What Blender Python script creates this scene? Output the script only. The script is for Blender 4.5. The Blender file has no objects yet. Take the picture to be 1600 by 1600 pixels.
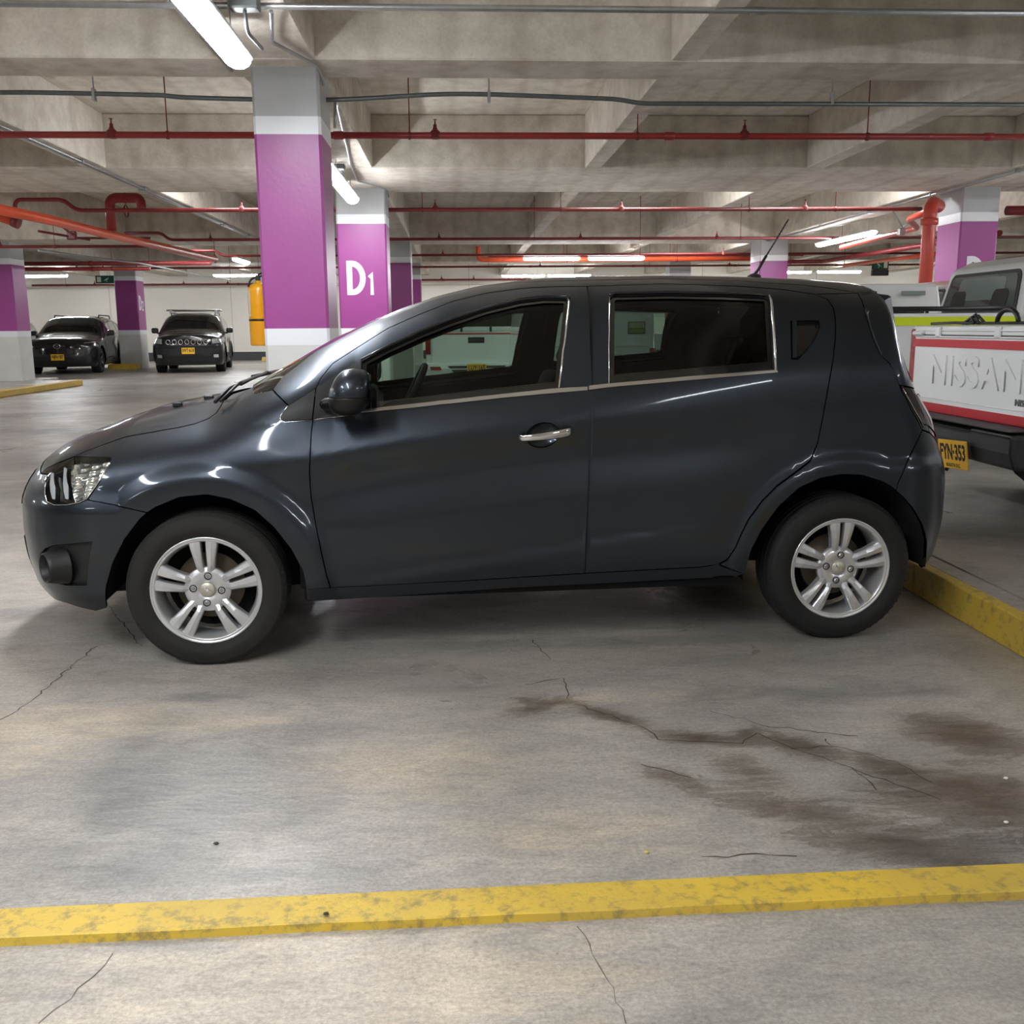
import bpy, bmesh, math, random
import numpy as np
from mathutils import Vector, Matrix
from mathutils.geometry import delaunay_2d_cdt
random.seed(7)
C = bpy.context.scene.collection
scn = bpy.context.scene
# ---------------------------------------------------------------- camera
F, YAW, PITCH, ROLL, CH = 1540.0, 0.053365, 0.185303, 0.008, 1.28074
def cam_axes():
    cy, sy, cp_, sp = math.cos(YAW), math.sin(YAW), math.cos(PITCH), math.sin(PITCH)
    Fw = np.array([sy*cp_, cy*cp_, -sp]); R = np.array([cy, -sy, 0.]); D = np.cross(Fw, R)
    c, s = math.cos(ROLL), math.sin(ROLL)
    return np.array([c*R+s*D, -s*R+c*D, Fw])
CM = cam_axes()
cam = bpy.data.objects.new('camera', bpy.data.cameras.new('camera')); C.objects.link(cam)
mw = Matrix.Identity(4)
for i in range(3):
    mw[i][0] = CM[0][i]; mw[i][1] = -CM[1][i]; mw[i][2] = -CM[2][i]
mw[2][3] = CH
cam.matrix_world = mw
cam.data.sensor_width = 36; cam.data.sensor_height = 36; cam.data.lens = F/1600*36
cam.data.clip_start = 0.05; cam.data.clip_end = 200
scn.camera = cam
# ---------------------------------------------------------------- world, exposure
w_ = bpy.data.worlds.new('world'); scn.world = w_; w_.use_nodes = True
w_.node_tree.nodes['Background'].inputs[0].default_value = (0.9, 0.93, 1, 1)
w_.node_tree.nodes['Background'].inputs[1].default_value = 0.15
vs = scn.view_settings
vs.view_transform = 'Standard'; vs.look = 'None'; vs.gamma = 1; vs.use_curve_mapping = False
vs.exposure = 1.88
LAMP = 22.5          # radiance of the fluorescent diffusers
# ---------------------------------------------------------------- generic helpers
def U(px, py, x=None, y=None, z=None):
    d = CM.T @ np.array([(px-800)/F, (py-800)/F, 1.])
    s = (z-CH)/d[2] if z is not None else (y/d[1] if y is not None else x/d[0])
    return np.array([0, 0, CH]) + s*d
def srgb(h):
    if isinstance(h, str): h = [int(h[i:i+2], 16) for i in (0, 2, 4)]
    return tuple(((c/255)/12.92 if c/255 <= .04045 else ((c/255+.055)/1.055)**2.4) for c in h)+(1,)
MATS = {}
def mat(name, col=(128,128,128), rough=.5, metal=0., coat=0., emit=0., spec=.5, bump=0., bscale=20., var=0., vscale=3., trans=0., coat_rough=.03, detail=6):
    if name in MATS: return MATS[name]
    m = bpy.data.materials.new(name); m.use_nodes = True; nt = m.node_tree; b = nt.nodes['Principled BSDF']
    c = srgb(col); b.inputs['Base Color'].default_value = c
    b.inputs['Roughness'].default_value = rough; b.inputs['Metallic'].default_value = metal
    b.inputs['Coat Weight'].default_value = coat; b.inputs['Coat Roughness'].default_value = coat_rough
    b.inputs['Specular IOR Level'].default_value = spec; b.inputs['Transmission Weight'].default_value = trans
    if emit:
        b.inputs['Emission Color'].default_value = c; b.inputs['Emission Strength'].default_value = emit
    tc = nt.nodes.new('ShaderNodeTexCoord')
    if var:
        n = nt.nodes.new('ShaderNodeTexNoise'); n.inputs['Scale'].default_value = vscale; n.inputs['Detail'].default_value = detail
        nt.links.new(tc.outputs['Object'], n.inputs['Vector'])
        r = nt.nodes.new('ShaderNodeValToRGB')
        r.color_ramp.elements[0].position = .3; r.color_ramp.elements[1].position = .7
        r.color_ramp.elements[0].color = tuple(max(0, v*(1-var)) for v in c[:3])+(1,)
        r.color_ramp.elements[1].color = tuple(min(1, v*(1+var)) for v in c[:3])+(1,)
        nt.links.new(n.outputs['Fac'], r.inputs['Fac']); nt.links.new(r.outputs['Color'], b.inputs['Base Color'])
    if bump:
        n = nt.nodes.new('ShaderNodeTexNoise'); n.inputs['Scale'].default_value = bscale; n.inputs['Detail'].default_value = 8
        nt.links.new(tc.outputs['Object'], n.inputs['Vector'])
        bp = nt.nodes.new('ShaderNodeBump'); bp.inputs['Strength'].default_value = bump; bp.inputs['Distance'].default_value = .02
        nt.links.new(n.outputs['Fac'], bp.inputs['Height']); nt.links.new(bp.outputs['Normal'], b.inputs['Normal'])
    MATS[name] = m; return m
def obj(name, me, m=None, parent=None, **props):
    if isinstance(me, bmesh.types.BMesh):
        b = me; me = bpy.data.meshes.new(name); b.normal_update(); b.to_mesh(me); b.free()
    o = bpy.data.objects.new(name, me); C.objects.link(o)
    if m is not None and not me.materials: me.materials.append(m)
    if parent is not None: o.parent = parent
    for k, v in props.items(): o[k] = v
    return o
def thing(name, label, cat, loc=(0, 0, 0), rz=0., group=None):
    o = bpy.data.objects.new(name, None); C.objects.link(o); o.location = loc; o.rotation_euler = (0, 0, rz)
    o.empty_display_size = .1; o['label'] = label; o['category'] = cat
    if group: o['group'] = group
    return o
def tag(o, label, cat, group=None):
    o['label'] = label; o['category'] = cat
    if group: o['group'] = group
    return o
def box(b, x0, x1, y0, y1, z0, z1, bev=0., M=None, seg=1):
    r = bmesh.ops.create_cube(b, size=1)
    vs_ = r['verts']
    for v in vs_:
        v.co = Vector(((x0+x1)/2+v.co.x*(x1-x0), (y0+y1)/2+v.co.y*(y1-y0), (z0+z1)/2+v.co.z*(z1-z0)))
    if bev:
        es = {e for v in vs_ for e in v.link_edges}
        rr = bmesh.ops.bevel(b, geom=list(es), offset=bev, segments=seg, affect='EDGES', profile=.5)
        vs_ = list({v for v in rr['verts']} | {v for v in vs_ if v.is_valid})
    if M is not None:
        for v in vs_: v.co = M @ v.co
    return vs_
def tube(b, pts, r, n=10, caps=True, r2=None):
    pts = [Vector(p) for p in pts]; rings = []
    up = None
    for i, p in enumerate(pts):
        t = ((pts[min(i+1, len(pts)-1)]-p).normalized() + (p-pts[max(i-1, 0)]).normalized())
        t.normalize()
        if up is None: up = Vector((0, 0, 1)) if abs(t.z) < .9 else Vector((1, 0, 0))
        a = t.cross(up)
        if a.length < 1e-4: a = t.cross(Vector((0, 1, .1)))
        a.normalize(); c = a.cross(t).normalized(); up = c
        k = 1.0
        if 0 < i < len(pts)-1:
            k = 1/max(.5, math.sqrt((1+(pts[i+1]-p).normalized().dot((p-pts[i-1]).normalized()))/2))
        rr = r if r2 is None else r+(r2-r)*i/(len(pts)-1)
        rings.append([b.verts.new(p+(a*math.cos(2*math.pi*j/n)+c*math.sin(2*math.pi*j/n))*rr) for j in range(n)])
    for q in range(len(rings)-1):
        for j in range(n):
            f = b.faces.new((rings[q][j], rings[q][(j+1) % n], rings[q+1][(j+1) % n], rings[q+1][j])); f.smooth = True
    if caps:
        b.faces.new(rings[0][::-1]); b.faces.new(rings[-1])
def arc(pts, rad=.1, n=5):
    """round the corners of a polyline"""
    pts = [Vector(p) for p in pts]; out = [pts[0]]
    for i in range(1, len(pts)-1):
        a = (pts[i-1]-pts[i]); c = (pts[i+1]-pts[i]); d = min(rad, a.length*.49, c.length*.49)
        p0 = pts[i]+a.normalized()*d; p2 = pts[i]+c.normalized()*d
        for k in range(n+1):
            t = k/n; out.append(p0*(1-t)**2+pts[i]*2*t*(1-t)+p2*t*t)
    out.append(pts[-1]); return out
def lathe(b, prof, n=32, M=None, smooth=True):
    """prof: list of (r, h); axis = local z"""
    M = M or Matrix.Identity(4); rings = []
    for r, h in prof:
        if r < 1e-6: rings.append([b.verts.new(M @ Vector((0, 0, h)))])
        else: rings.append([b.verts.new(M @ Vector((r*math.cos(2*math.pi*j/n), r*math.sin(2*math.pi*j/n), h))) for j in range(n)])
    for i in range(len(rings)-1):
        A, B = rings[i], rings[i+1]
        for j in range(n):
            k = (j+1) % n
            if len(A) == 1 and len(B) == 1: continue
            if len(A) == 1: f = b.faces.new((A[0], B[k], B[j]))
            elif len(B) == 1: f = b.faces.new((A[j], A[k], B[0]))
            else: f = b.faces.new((A[j], A[k], B[k], B[j]))
            f.smooth = smooth
def text_mesh(s, size, depth=.002, bold=0., font_space=1.0, align='CENTER'):
    cu = bpy.data.curves.new('t', 'FONT'); cu.body = s; cu.size = size; cu.extrude = depth; cu.offset = bold
    cu.align_x = align; cu.align_y = 'CENTER'; cu.space_character = font_space; cu.resolution_u = 3
    o = bpy.data.objects.new('t', cu); C.objects.link(o)
    dg = bpy.context.evaluated_depsgraph_get(); dg.update()
    me = bpy.data.meshes.new_from_object(o.evaluated_get(dg)); bpy.data.objects.remove(o); bpy.data.curves.remove(cu)
    me.materials.clear()
    return me
def text(name, s, size, m, parent, M, depth=.002, bold=0., sx=1., **k):
    me = text_mesh(s, size, depth, bold, **k)
    me.transform(Matrix.Diagonal((sx, 1, 1, 1))); me.transform(M)
    return obj(name, me, m, parent)
def frame_M(o, xdir, ydir):
    x = Vector(xdir).normalized(); y = Vector(ydir).normalized(); z = x.cross(y).normalized(); y = z.cross(x)
    M = Matrix.Identity(4)
    for i in range(3): M[i][0] = x[i]; M[i][1] = y[i]; M[i][2] = z[i]; M[i][3] = o[i]
    return M
def copy_tree(o, parent=None):
    c = o.copy(); C.objects.link(c)
    if parent is not None: c.parent = parent
    for ch in list(o.children): copy_tree(ch, c)
    return c
#%%GARAGE
# ---------------------------------------------------------------- concrete materials
def concrete(name, base, dark, rough=.8, scale=1.0, boards=0., wr=0.):
    m = bpy.data.materials.new(name); m.use_nodes = True; nt = m.node_tree; N = nt.nodes; L = nt.links; b = N['Principled BSDF']
    tc = N.new('ShaderNodeTexCoord')
    def noise(sc, det=8, vec=None, dist=0.):
        n = N.new('ShaderNodeTexNoise'); n.inputs['Scale'].default_value = sc; n.inputs['Detail'].default_value = det; n.inputs['Distortion'].default_value = dist
        L.new(vec or tc.outputs['Object'], n.inputs['Vector']); return n.outputs['Fac']
    def ramp(fac, a, c, p0=.35, p1=.65):
        r = N.new('ShaderNodeValToRGB'); e = r.color_ramp.elements; e[0].position = p0; e[1].position = p1; e[0].color = a; e[1].color = c
        L.new(fac, r.inputs['Fac']); return r.outputs['Color']
    def mix(a, c, f, mode='MULTIPLY'):
        x = N.new('ShaderNodeMix'); x.data_type = 'RGBA'; x.blend_type = mode; x.inputs[0].default_value = f if not hasattr(f, 'links') else 1
        if hasattr(f, 'links'): L.new(f, x.inputs[0])
        L.new(a, x.inputs[6]); L.new(c, x.inputs[7]); return x.outputs[2]
    c1 = ramp(noise(.9*scale, 10, dist=.6), srgb(dark), srgb(base), .3, .7)
    c2 = ramp(noise(6*scale, 8), (.72, .70, .68, 1), (1, 1, 1, 1), .3, .6)
    c3 = ramp(noise(40*scale, 4), (.85, .85, .85, 1), (1, 1, 1, 1), .35, .6)
    col = mix(mix(c1, c2, .7), c3, .6)
    if boards:
        wv = N.new('ShaderNodeTexWave'); wv.wave_type = 'BANDS'; wv.bands_direction = 'X'; wv.inputs['Scale'].default_value = boards; wv.inputs['Distortion'].default_value = 1.2; wv.inputs['Detail'].default_value = 3; wv.inputs['Detail Scale'].default_value = .7
        L.new(tc.outputs['Object'], wv.inputs['Vector'])
        col = mix(col, ramp(wv.outputs['Fac'], (.8, .78, .75, 1), (1, 1, 1, 1), .0, .25), .6)
    L.new(col, b.inputs['Base Color']); b.inputs['Roughness'].default_value = rough
    bp = N.new('ShaderNodeBump'); bp.inputs['Strength'].default_value = .5; bp.inputs['Distance'].default_value = .015
    if wr:   # wrinkles left by the formwork sheet
        ad = N.new('ShaderNodeMath'); ad.operation = 'ADD'
        v = N.new('ShaderNodeTexNoise'); v.noise_type = 'RIDGED_MULTIFRACTAL'; v.inputs['Scale'].default_value = 2.2; v.inputs['Detail'].default_value = 4; v.inputs['Distortion'].default_value = 1.
        L.new(tc.outputs['Object'], v.inputs['Vector'])
        mu = N.new('ShaderNodeMath'); mu.operation = 'MULTIPLY'; mu.inputs[1].default_value = wr; L.new(v.outputs['Fac'], mu.inputs[0])
        L.new(mu.outputs[0], ad.inputs[0]); L.new(noise(12, 8), ad.inputs[1]); L.new(ad.outputs[0], bp.inputs['Height'])
    else:
        L.new(noise(12*scale, 10), bp.inputs['Height'])
    L.new(bp.outputs['Normal'], b.inputs['Normal'])
    return m
M_CEIL = concrete('ceiling_concrete', (236, 229, 217), (206, 197, 182), .85, 1., .55, .55)
M_SLAB = concrete('slab_concrete', (238, 231, 219), (212, 203, 188), .85, .8, .8, .0)
M_WALL = mat('painted_wall', (240, 236, 226), .6, var=.03, vscale=.6, bump=.05)
M_DARKSTRIP = mat('dark_skirting', (70, 72, 74), .6)
M_GREY = mat('column_grey_paint', (176, 177, 178), .45, var=.05, bump=.08, bscale=30)
M_LGREY = mat('column_pale_paint', (206, 206, 202), .5, var=.05, bump=.1, bscale=30)
M_PURPLE = mat('purple_paint', (154, 66, 138), .38, var=.04, bump=.06, bscale=25)
M_WHITE = mat('white_paint', (228, 230, 234), .4, bump=.05)
M_RED = mat('red_pipe_paint', (150, 44, 44), .35, var=.12, vscale=8)
M_DRED = mat('dark_red_pipe_paint', (118, 34, 36), .4, var=.12, vscale=8)
M_ORANGE = mat('orange_pipe_paint', (214, 84, 48), .32, var=.08, vscale=6)
M_GALV = mat('galvanised_steel', (170, 172, 172), .32, metal=.85, var=.1, vscale=15)
M_DGALV = mat('weathered_conduit', (104, 108, 108), .4, metal=.6, var=.12, vscale=15)
M_BLACK = mat('black_plastic', (22, 23, 25), .45)
M_YELLOW = None
def yellow_paint():
    m = bpy.data.materials.new('worn_yellow_paint'); m.use_nodes = True; nt = m.node_tree; N = nt.nodes; L = nt.links; b = N['Principled BSDF']
    tc = N.new('ShaderNodeTexCoord')
    n1 = N.new('ShaderNodeTexNoise'); n1.inputs['Scale'].default_value = 26; n1.inputs['Detail'].default_value = 12; n1.inputs['Roughness'].default_value = .7
    n2 = N.new('ShaderNodeTexNoise'); n2.inputs['Scale'].default_value = 2.; n2.inputs['Detail'].default_value = 6
    for n in (n1, n2): L.new(tc.outputs['Object'], n.inputs['Vector'])
    r2 = N.new('ShaderNodeValToRGB'); e = r2.color_ramp.elements; e[0].position = .3; e[1].position = .7
    e[0].color = srgb((186, 158, 70)); e[1].color = srgb((216, 180, 56)); L.new(n2.outputs['Fac'], r2.inputs['Fac'])
    r1 = N.new('ShaderNodeValToRGB'); e = r1.color_ramp.elements; e[0].position = .36; e[1].position = .50
    e[0].color = (1, 1, 1, 1); e[1].color = (0, 0, 0, 1); L.new(n1.outputs['Fac'], r1.inputs['Fac'])
    x = N.new('ShaderNodeMix'); x.data_type = 'RGBA'; L.new(r1.outputs['Color'], x.inputs[0]); L.new(r2.outputs['Color'], x.inputs[6]); x.inputs[7].default_value = srgb((150, 130, 70))
    L.new(x.outputs[2], b.inputs['Base Color']); b.inputs['Roughness'].default_value = .45
    bp = N.new('ShaderNodeBump'); bp.inputs['Strength'].default_value = .5; bp.inputs['Distance'].default_value = .006; L.new(n1.outputs['Fac'], bp.inputs['Height']); L.new(bp.outputs['Normal'], b.inputs['Normal'])
    return m
M_YELLOW = yellow_paint()
# ---------------------------------------------------------------- floor
X0, X1, Y0, Y1 = -24., 22., -9., 39.5
ZB, ZS = 3.30, 3.96      # girder soffit, slab soffit
def stain_mask(x, y):
    """oil and water marks: where they lie on the slab, metres"""
    v = np.zeros_like(x)
    for cx, cy, rx, ry, ang, a in STAINS:
        c, s = math.cos(ang), math.sin(ang); dx = x-cx; dy = y-cy
        p = (dx*c+dy*s)/rx; q = (-dx*s+dy*c)/ry
        v = np.maximum(v, a*np.exp(-(p*p+q*q)))
    return v
def G(px, py): return U(px, py, z=0)[:2]
STAINS = []
def st(px0, py0, px1, py1, wd, a=1.):
    p, q = G(px0, py0), G(px1, py1); m_ = (p+q)/2; d = q-p
    STAINS.append((m_[0], m_[1], np.hypot(*d)/2*1.1+.02, wd, math.atan2(d[1], d[0]), a))
st(800, 1115, 895, 1092, .05, .9); st(895, 1100, 1010, 1135, .05, 1.); st(1010, 1145, 1180, 1160, .05, 1.); st(1180, 1150, 1330, 1185, .07, 1.)
st(1330, 1185, 1500, 1230, .08, .95); st(1430, 1125, 1600, 1175, .16, 1.05); st(1480, 1200, 1600, 1300, .2, 1.); st(1000, 1200, 1120, 1240, .06, .8)
st(1120, 1240, 1400, 1300, .1, .8); st(1250, 1300, 1600, 1340, .14, .8); st(1100, 1170, 1250, 1250, .1, .62); st(1150, 1160, 1180, 1140, .04, 1)
st(1350, 1230, 1620, 1260, .2, .8); st(1455, 1225, 1505, 1235, .05, 1.2); st(800, 1085, 890, 1110, .06, .6)
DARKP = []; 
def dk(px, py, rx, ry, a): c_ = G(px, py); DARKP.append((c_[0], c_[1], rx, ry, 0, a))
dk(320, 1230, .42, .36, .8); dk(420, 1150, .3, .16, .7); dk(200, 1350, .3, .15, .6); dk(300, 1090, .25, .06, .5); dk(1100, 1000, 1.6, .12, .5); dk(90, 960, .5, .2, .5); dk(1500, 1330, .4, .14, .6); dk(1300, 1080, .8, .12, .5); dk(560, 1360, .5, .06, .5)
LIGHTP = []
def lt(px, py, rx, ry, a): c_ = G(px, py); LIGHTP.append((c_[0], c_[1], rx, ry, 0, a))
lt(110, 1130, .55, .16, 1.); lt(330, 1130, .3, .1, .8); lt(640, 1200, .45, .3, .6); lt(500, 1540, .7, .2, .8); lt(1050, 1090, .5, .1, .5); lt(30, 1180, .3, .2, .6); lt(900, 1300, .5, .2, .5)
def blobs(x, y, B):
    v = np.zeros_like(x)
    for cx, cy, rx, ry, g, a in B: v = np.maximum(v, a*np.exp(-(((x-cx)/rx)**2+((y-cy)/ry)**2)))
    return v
def zfloor(y): t = np.clip((np.asarray(y, float)-24)/7, 0, 1); return .09*t*t*(3-2*t)
def grid_mesh(name, xs, ys, attrs=None, z=0.):
    X, Y = np.meshgrid(xs, ys); nx, ny = len(xs), len(ys)
    co = np.stack([X.ravel(), Y.ravel(), zfloor(Y.ravel())], 1)
    i = np.arange(nx*ny).reshape(ny, nx)
    f = np.stack([i[:-1, :-1].ravel(), i[:-1, 1:].ravel(), i[1:, 1:].ravel(), i[1:, :-1].ravel()], 1)
    me = bpy.data.meshes.new(name); me.from_pydata(co.tolist(), [], f.tolist())
    for k, fn in (attrs or {}).items():
        at = me.attributes.new(k, 'FLOAT', 'POINT'); at.data.foreach_set('value', fn(X.ravel(), Y.ravel()).astype(np.float32))
    return me
def floor_material():
    m = bpy.data.materials.new('worn_concrete_floor'); m.use_nodes = True; nt = m.node_tree; N = nt.nodes; L = nt.links; b = N['Principled BSDF']
    tc = N.new('ShaderNodeTexCoord'); mp = N.new('ShaderNodeMapping'); mp.inputs['Scale'].default_value = (1, 1, 1); L.new(tc.outputs['Object'], mp.inputs['Vector'])
    def noise(sc, det=8, dist=0., ro=.55, vec=None):
        n = N.new('ShaderNodeTexNoise'); n.inputs['Scale'].default_value = sc; n.inputs['Detail'].default_value = det; n.inputs['Distortion'].default_value = dist; n.inputs['Roughness'].default_value = ro
        L.new(vec or mp.outputs['Vector'], n.inputs['Vector']); return n.outputs['Fac']
    def ramp(fac, a, c, p0=.35, p1=.65):
        r = N.new('ShaderNodeValToRGB'); e = r.color_ramp.elements; e[0].position = p0; e[1].position = p1; e[0].color = a; e[1].color = c
        L.new(fac, r.inputs['Fac']); return r.outputs['Color']
    def mix(a, c, f, mode='MULTIPLY'):
        x = N.new('ShaderNodeMix'); x.data_type = 'RGBA'; x.blend_type = mode
        if isinstance(f, (int, float)): x.inputs[0].default_value = f
        else: L.new(f, x.inputs[0])
        for s, v in ((6, a), (7, c)):
            if isinstance(v, tuple): x.inputs[s].default_value = v
            else: L.new(v, x.inputs[s])
        return x.outputs[2]
    def math_(op, a, c):
        x = N.new('ShaderNodeMath'); x.operation = op; x.use_clamp = False
        for s, v in ((0, a), (1, c)):
            if isinstance(v, (int, float)): x.inputs[s].default_value = v
            else: L.new(v, x.inputs[s])
        return x.outputs[0]
    def att(nm):
        a = N.new('ShaderNodeAttribute'); a.attribute_name = nm; return a.outputs['Fac']
    W = (1, 1, 1, 1)
    st_ = N.new('ShaderNodeMapping'); st_.inputs['Scale'].default_value = (1, 2.6, 1); st_.inputs['Rotation'].default_value = (0, 0, .25); L.new(tc.outputs['Object'], st_.inputs['Vector'])
    c1 = ramp(noise(.7, 10, .8), srgb((150, 146, 140)), srgb((196, 188, 177)), .32, .68)
    c2 = ramp(noise(3.2, 10, 1.2, .62, st_.outputs['Vector']), (.72, .72, .73, 1), (1.0, .99, .97, 1), .34, .62)
    c3 = ramp(noise(30, 8, .3, .7, st_.outputs['Vector']), (.74, .74, .74, 1), W, .3, .6)
    col = mix(mix(c1, c2, .85), c3, .75)
    c4 = ramp(noise(95, 8, .2, .75), (.58, .58, .58, 1), (1.15, 1.15, 1.15, 1), .34, .62); col = mix(col, c4, .8)
    c5 = ramp(noise(13, 12, 2.2, .7, st_.outputs['Vector']), (.62, .61, .60, 1), W, .36, .50); col = mix(col, c5, .55)
    # large dull and pale areas
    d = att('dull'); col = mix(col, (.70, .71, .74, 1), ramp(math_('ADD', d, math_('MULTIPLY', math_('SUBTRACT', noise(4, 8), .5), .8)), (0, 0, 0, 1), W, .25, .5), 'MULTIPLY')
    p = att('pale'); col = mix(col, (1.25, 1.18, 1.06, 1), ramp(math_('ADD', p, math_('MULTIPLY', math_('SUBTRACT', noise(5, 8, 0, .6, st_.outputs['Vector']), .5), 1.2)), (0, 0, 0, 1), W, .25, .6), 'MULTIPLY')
    # scratches
    wv = N.new('ShaderNodeTexNoise'); wv.inputs['Scale'].default_value = 3; wv.inputs['Detail'].default_value = 10; wv.inputs['Roughness'].default_value = .72
    sm = N.new('ShaderNodeMapping'); sm.inputs['Scale'].default_value = (3, 40, 1); sm.inputs['Rotation'].default_value = (0, 0, -.12); L.new(tc.outputs['Object'], sm.inputs['Vector']); L.new(sm.outputs['Vector'], wv.inputs['Vector'])
    col = mix(col, ramp(wv.outputs['Fac'], (.8, .8, .8, 1), W, .34, .5), .5)
    # stains with a ragged edge
    sd_ = N.new('ShaderNodeMapping'); sd_.inputs['Scale'].default_value = (1, 3.2, 1); sd_.inputs['Rotation'].default_value = (0, 0, .34); L.new(tc.outputs['Object'], sd_.inputs['Vector'])
    s = att('stain'); ns = noise(5., 14, 1.2, .72, sd_.outputs['Vector'])
    sm_ = math_('ADD', s, math_('MULTIPLY', math_('SUBTRACT', ns, .5), 2.6))
    er = N.new('ShaderNodeValToRGB'); L.new(sm_, er.inputs['Fac']); ee = er.color_ramp.elements; ee[0].position = .42; ee[0].color = (0, 0, 0, 1); ee[1].position = .95; ee[1].color = (1, 1, 1, 1)
    for p_, v_ in ((.47, .85), (.54, .4), (.66, .5), (.69, .95), (.76, .6)): e_ = ee.new(p_); e_.color = (v_, v_, v_, 1)
    edge = er.outputs['Color']
    gate = ramp(s, (0, 0, 0, 1), W, .12, .3)
    edge = mix(edge, gate, 1.)
    col = mix(col, (.47, .41, .35, 1), edge, 'MULTIPLY')
    soft = ramp(s, (0, 0, 0, 1), W, .1, 1.); col = mix(col, (.68, .64, .60, 1), soft, 'MULTIPLY')
    # fine pits
    v = N.new('ShaderNodeTexVoronoi'); v.inputs['Scale'].default_value = 6; L.new(mp.outputs['Vector'], v.inputs['Vector'])
    col = mix(col, ramp(v.outputs['Distance'], (.35, .33, .3, 1), W, .012, .03), 1.)
    L.new(col, b.inputs['Base Color'])
    rr = ramp(noise(1.6, 8, .6), (.26, .26, .26, 1), (.50, .50, .50, 1), .3, .7)
    L.new(rr, b.inputs['Roughness'])
    bp = N.new('ShaderNodeBump'); bp.inputs['Strength'].default_value = .5; bp.inputs['Distance'].default_value = .007
    hh = math_('ADD', noise(9, 12, .4, .65, st_.outputs['Vector']), math_('MULTIPLY', noise(1.3, 4), 1.2)); L.new(hh, bp.inputs['Height']); L.new(bp.outputs['Normal'], b.inputs['Normal'])
    return m
M_FLOOR = floor_material()
def axis_steps(lo, a, c, hi, fine, coarse):
    return np.unique(np.concatenate([np.arange(lo, a, coarse), np.arange(a, c, fine), np.arange(c, hi, coarse), [hi]]))
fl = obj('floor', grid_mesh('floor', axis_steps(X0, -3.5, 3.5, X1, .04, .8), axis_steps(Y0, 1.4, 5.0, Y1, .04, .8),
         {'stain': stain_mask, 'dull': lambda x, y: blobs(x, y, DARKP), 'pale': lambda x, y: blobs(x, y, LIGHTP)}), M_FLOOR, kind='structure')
# hairline cracks: thin open joints, modelled as flat dark ribbons
def ribbon(b, pts, wdt, z=.0008, jit=.01, step=.03):
    P = []
    for i in range(len(pts)-1):
        a, c = np.array(pts[i]), np.array(pts[i+1]); n = max(2, int(np.hypot(*(c-a))/step))
        for k in range(n): P.append(a+(c-a)*k/n+np.array([random.uniform(-jit, jit), random.uniform(-jit, jit)]))
    P.append(np.array(pts[-1])); L_, R_ = [], []
    for i, p in enumerate(P):
        t = P[min(i+1, len(P)-1)]-P[max(i-1, 0)]; t = t/(np.hypot(*t)+1e-9); nn = np.array([-t[1], t[0]])
        ww = wdt*random.uniform(.3, 1.)
        L_.append(b.verts.new((*(p+nn*ww), z))); R_.append(b.verts.new((*(p-nn*ww), z)))
    for i in range(len(P)-1): b.faces.new((L_[i], R_[i], R_[i+1], L_[i+1]))
M_CRACK = mat('crack_brown', (96, 86, 76), .9)
CR = [[(903, 1445), (930, 1490), (955, 1530), (978, 1600)], [(180, 1490), (110, 1560), (60, 1600)], [(220, 1010), (160, 935)], [(150, 1010), (30, 1110), (0, 1125)],
      [(900, 1100), (1000, 1135), (1030, 1155), (1160, 1162), (1180, 1145), (1240, 1170), (1330, 1200), (1370, 1235)], [(1240, 1172), (1300, 1165), (1400, 1190), (1460, 1225)], [(1330, 1200), (1400, 1225), (1470, 1250)],
      [(1110, 1110), (1200, 1135), (1340, 1150)], [(1000, 1195), (1080, 1215)], [(820, 1070), (880, 1060), (890, 1095)], [(1100, 1340), (1180, 1335), (1245, 1338)], [(830, 1000), (860, 1030)], [(1300, 1165), (1290, 1155)]]
for c_ in CR:
    b = bmesh.new(); ribbon(b, [G(*p) for p in c_], .0016 if c_[0][1] > 1400 else .003, jit=.008); obj('crack', b, M_CRACK if c_[0][1] > 1400 else mat('wet_crack', (66, 56, 47), .7), fl)
# litter on the floor
for px, py, cl, lab in ((1571, 1217, (225, 220, 205), 'tiny white crumb on the stained floor near the right edge'), (1010, 1333, (200, 180, 90), 'tiny yellowish crumb on the floor above the yellow kerb strip'), (338, 1319, (60, 56, 52), 'small dark pebble on the grey patch of floor, left of centre'),
                        (1572, 1286, (215, 212, 200), 'tiny white crumb on the dark floor, lower one at the right edge'), (510, 1443, (50, 46, 40), 'small dark pebble lying on the near yellow kerb strip')):
    g_ = G(px, py); b = bmesh.new(); bmesh.ops.create_icosphere(b, subdivisions=2, radius=.006)
    for v in b.verts: v.co = Vector((v.co.x*random.uniform(.8, 1.4), v.co.y*random.uniform(.7, 1.1), v.co.z*.5+.003))
    o = obj('pebble' if cl[0] < 100 else 'crumb', b, mat('litter_%d' % cl[0], cl, .8)); o.location = (g_[0], g_[1], .021 if px == 510 else 0); tag(o, lab, 'debris')
# near yellow kerb strip, slightly proud of the slab
b = bmesh.new(); sl = .012
n_ = 60
def strip_y(x): return 1.950+sl*x
rows = []
for i in range(n_+1):
    x = -4+6.15*i/n_; y = strip_y(x); j = random.uniform(-.002, .002)
    rows.append([b.verts.new((x, y-.001+j, 0)), b.verts.new((x, y+.002+j, .018)), b.verts.new((x, y+.006, .020)), b.verts.new((x, y+.125, .012)), b.verts.new((x, y+.128+random.uniform(-.001, .001), 0))])
for i in range(n_):
    for k in range(4): b.faces.new((rows[i][k], rows[i+1][k], rows[i+1][k+1], rows[i][k+1]))
o = obj('kerb_strip', b, M_YELLOW); tag(o, 'long low yellow painted strip crossing the floor in the foreground', 'kerb')
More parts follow.
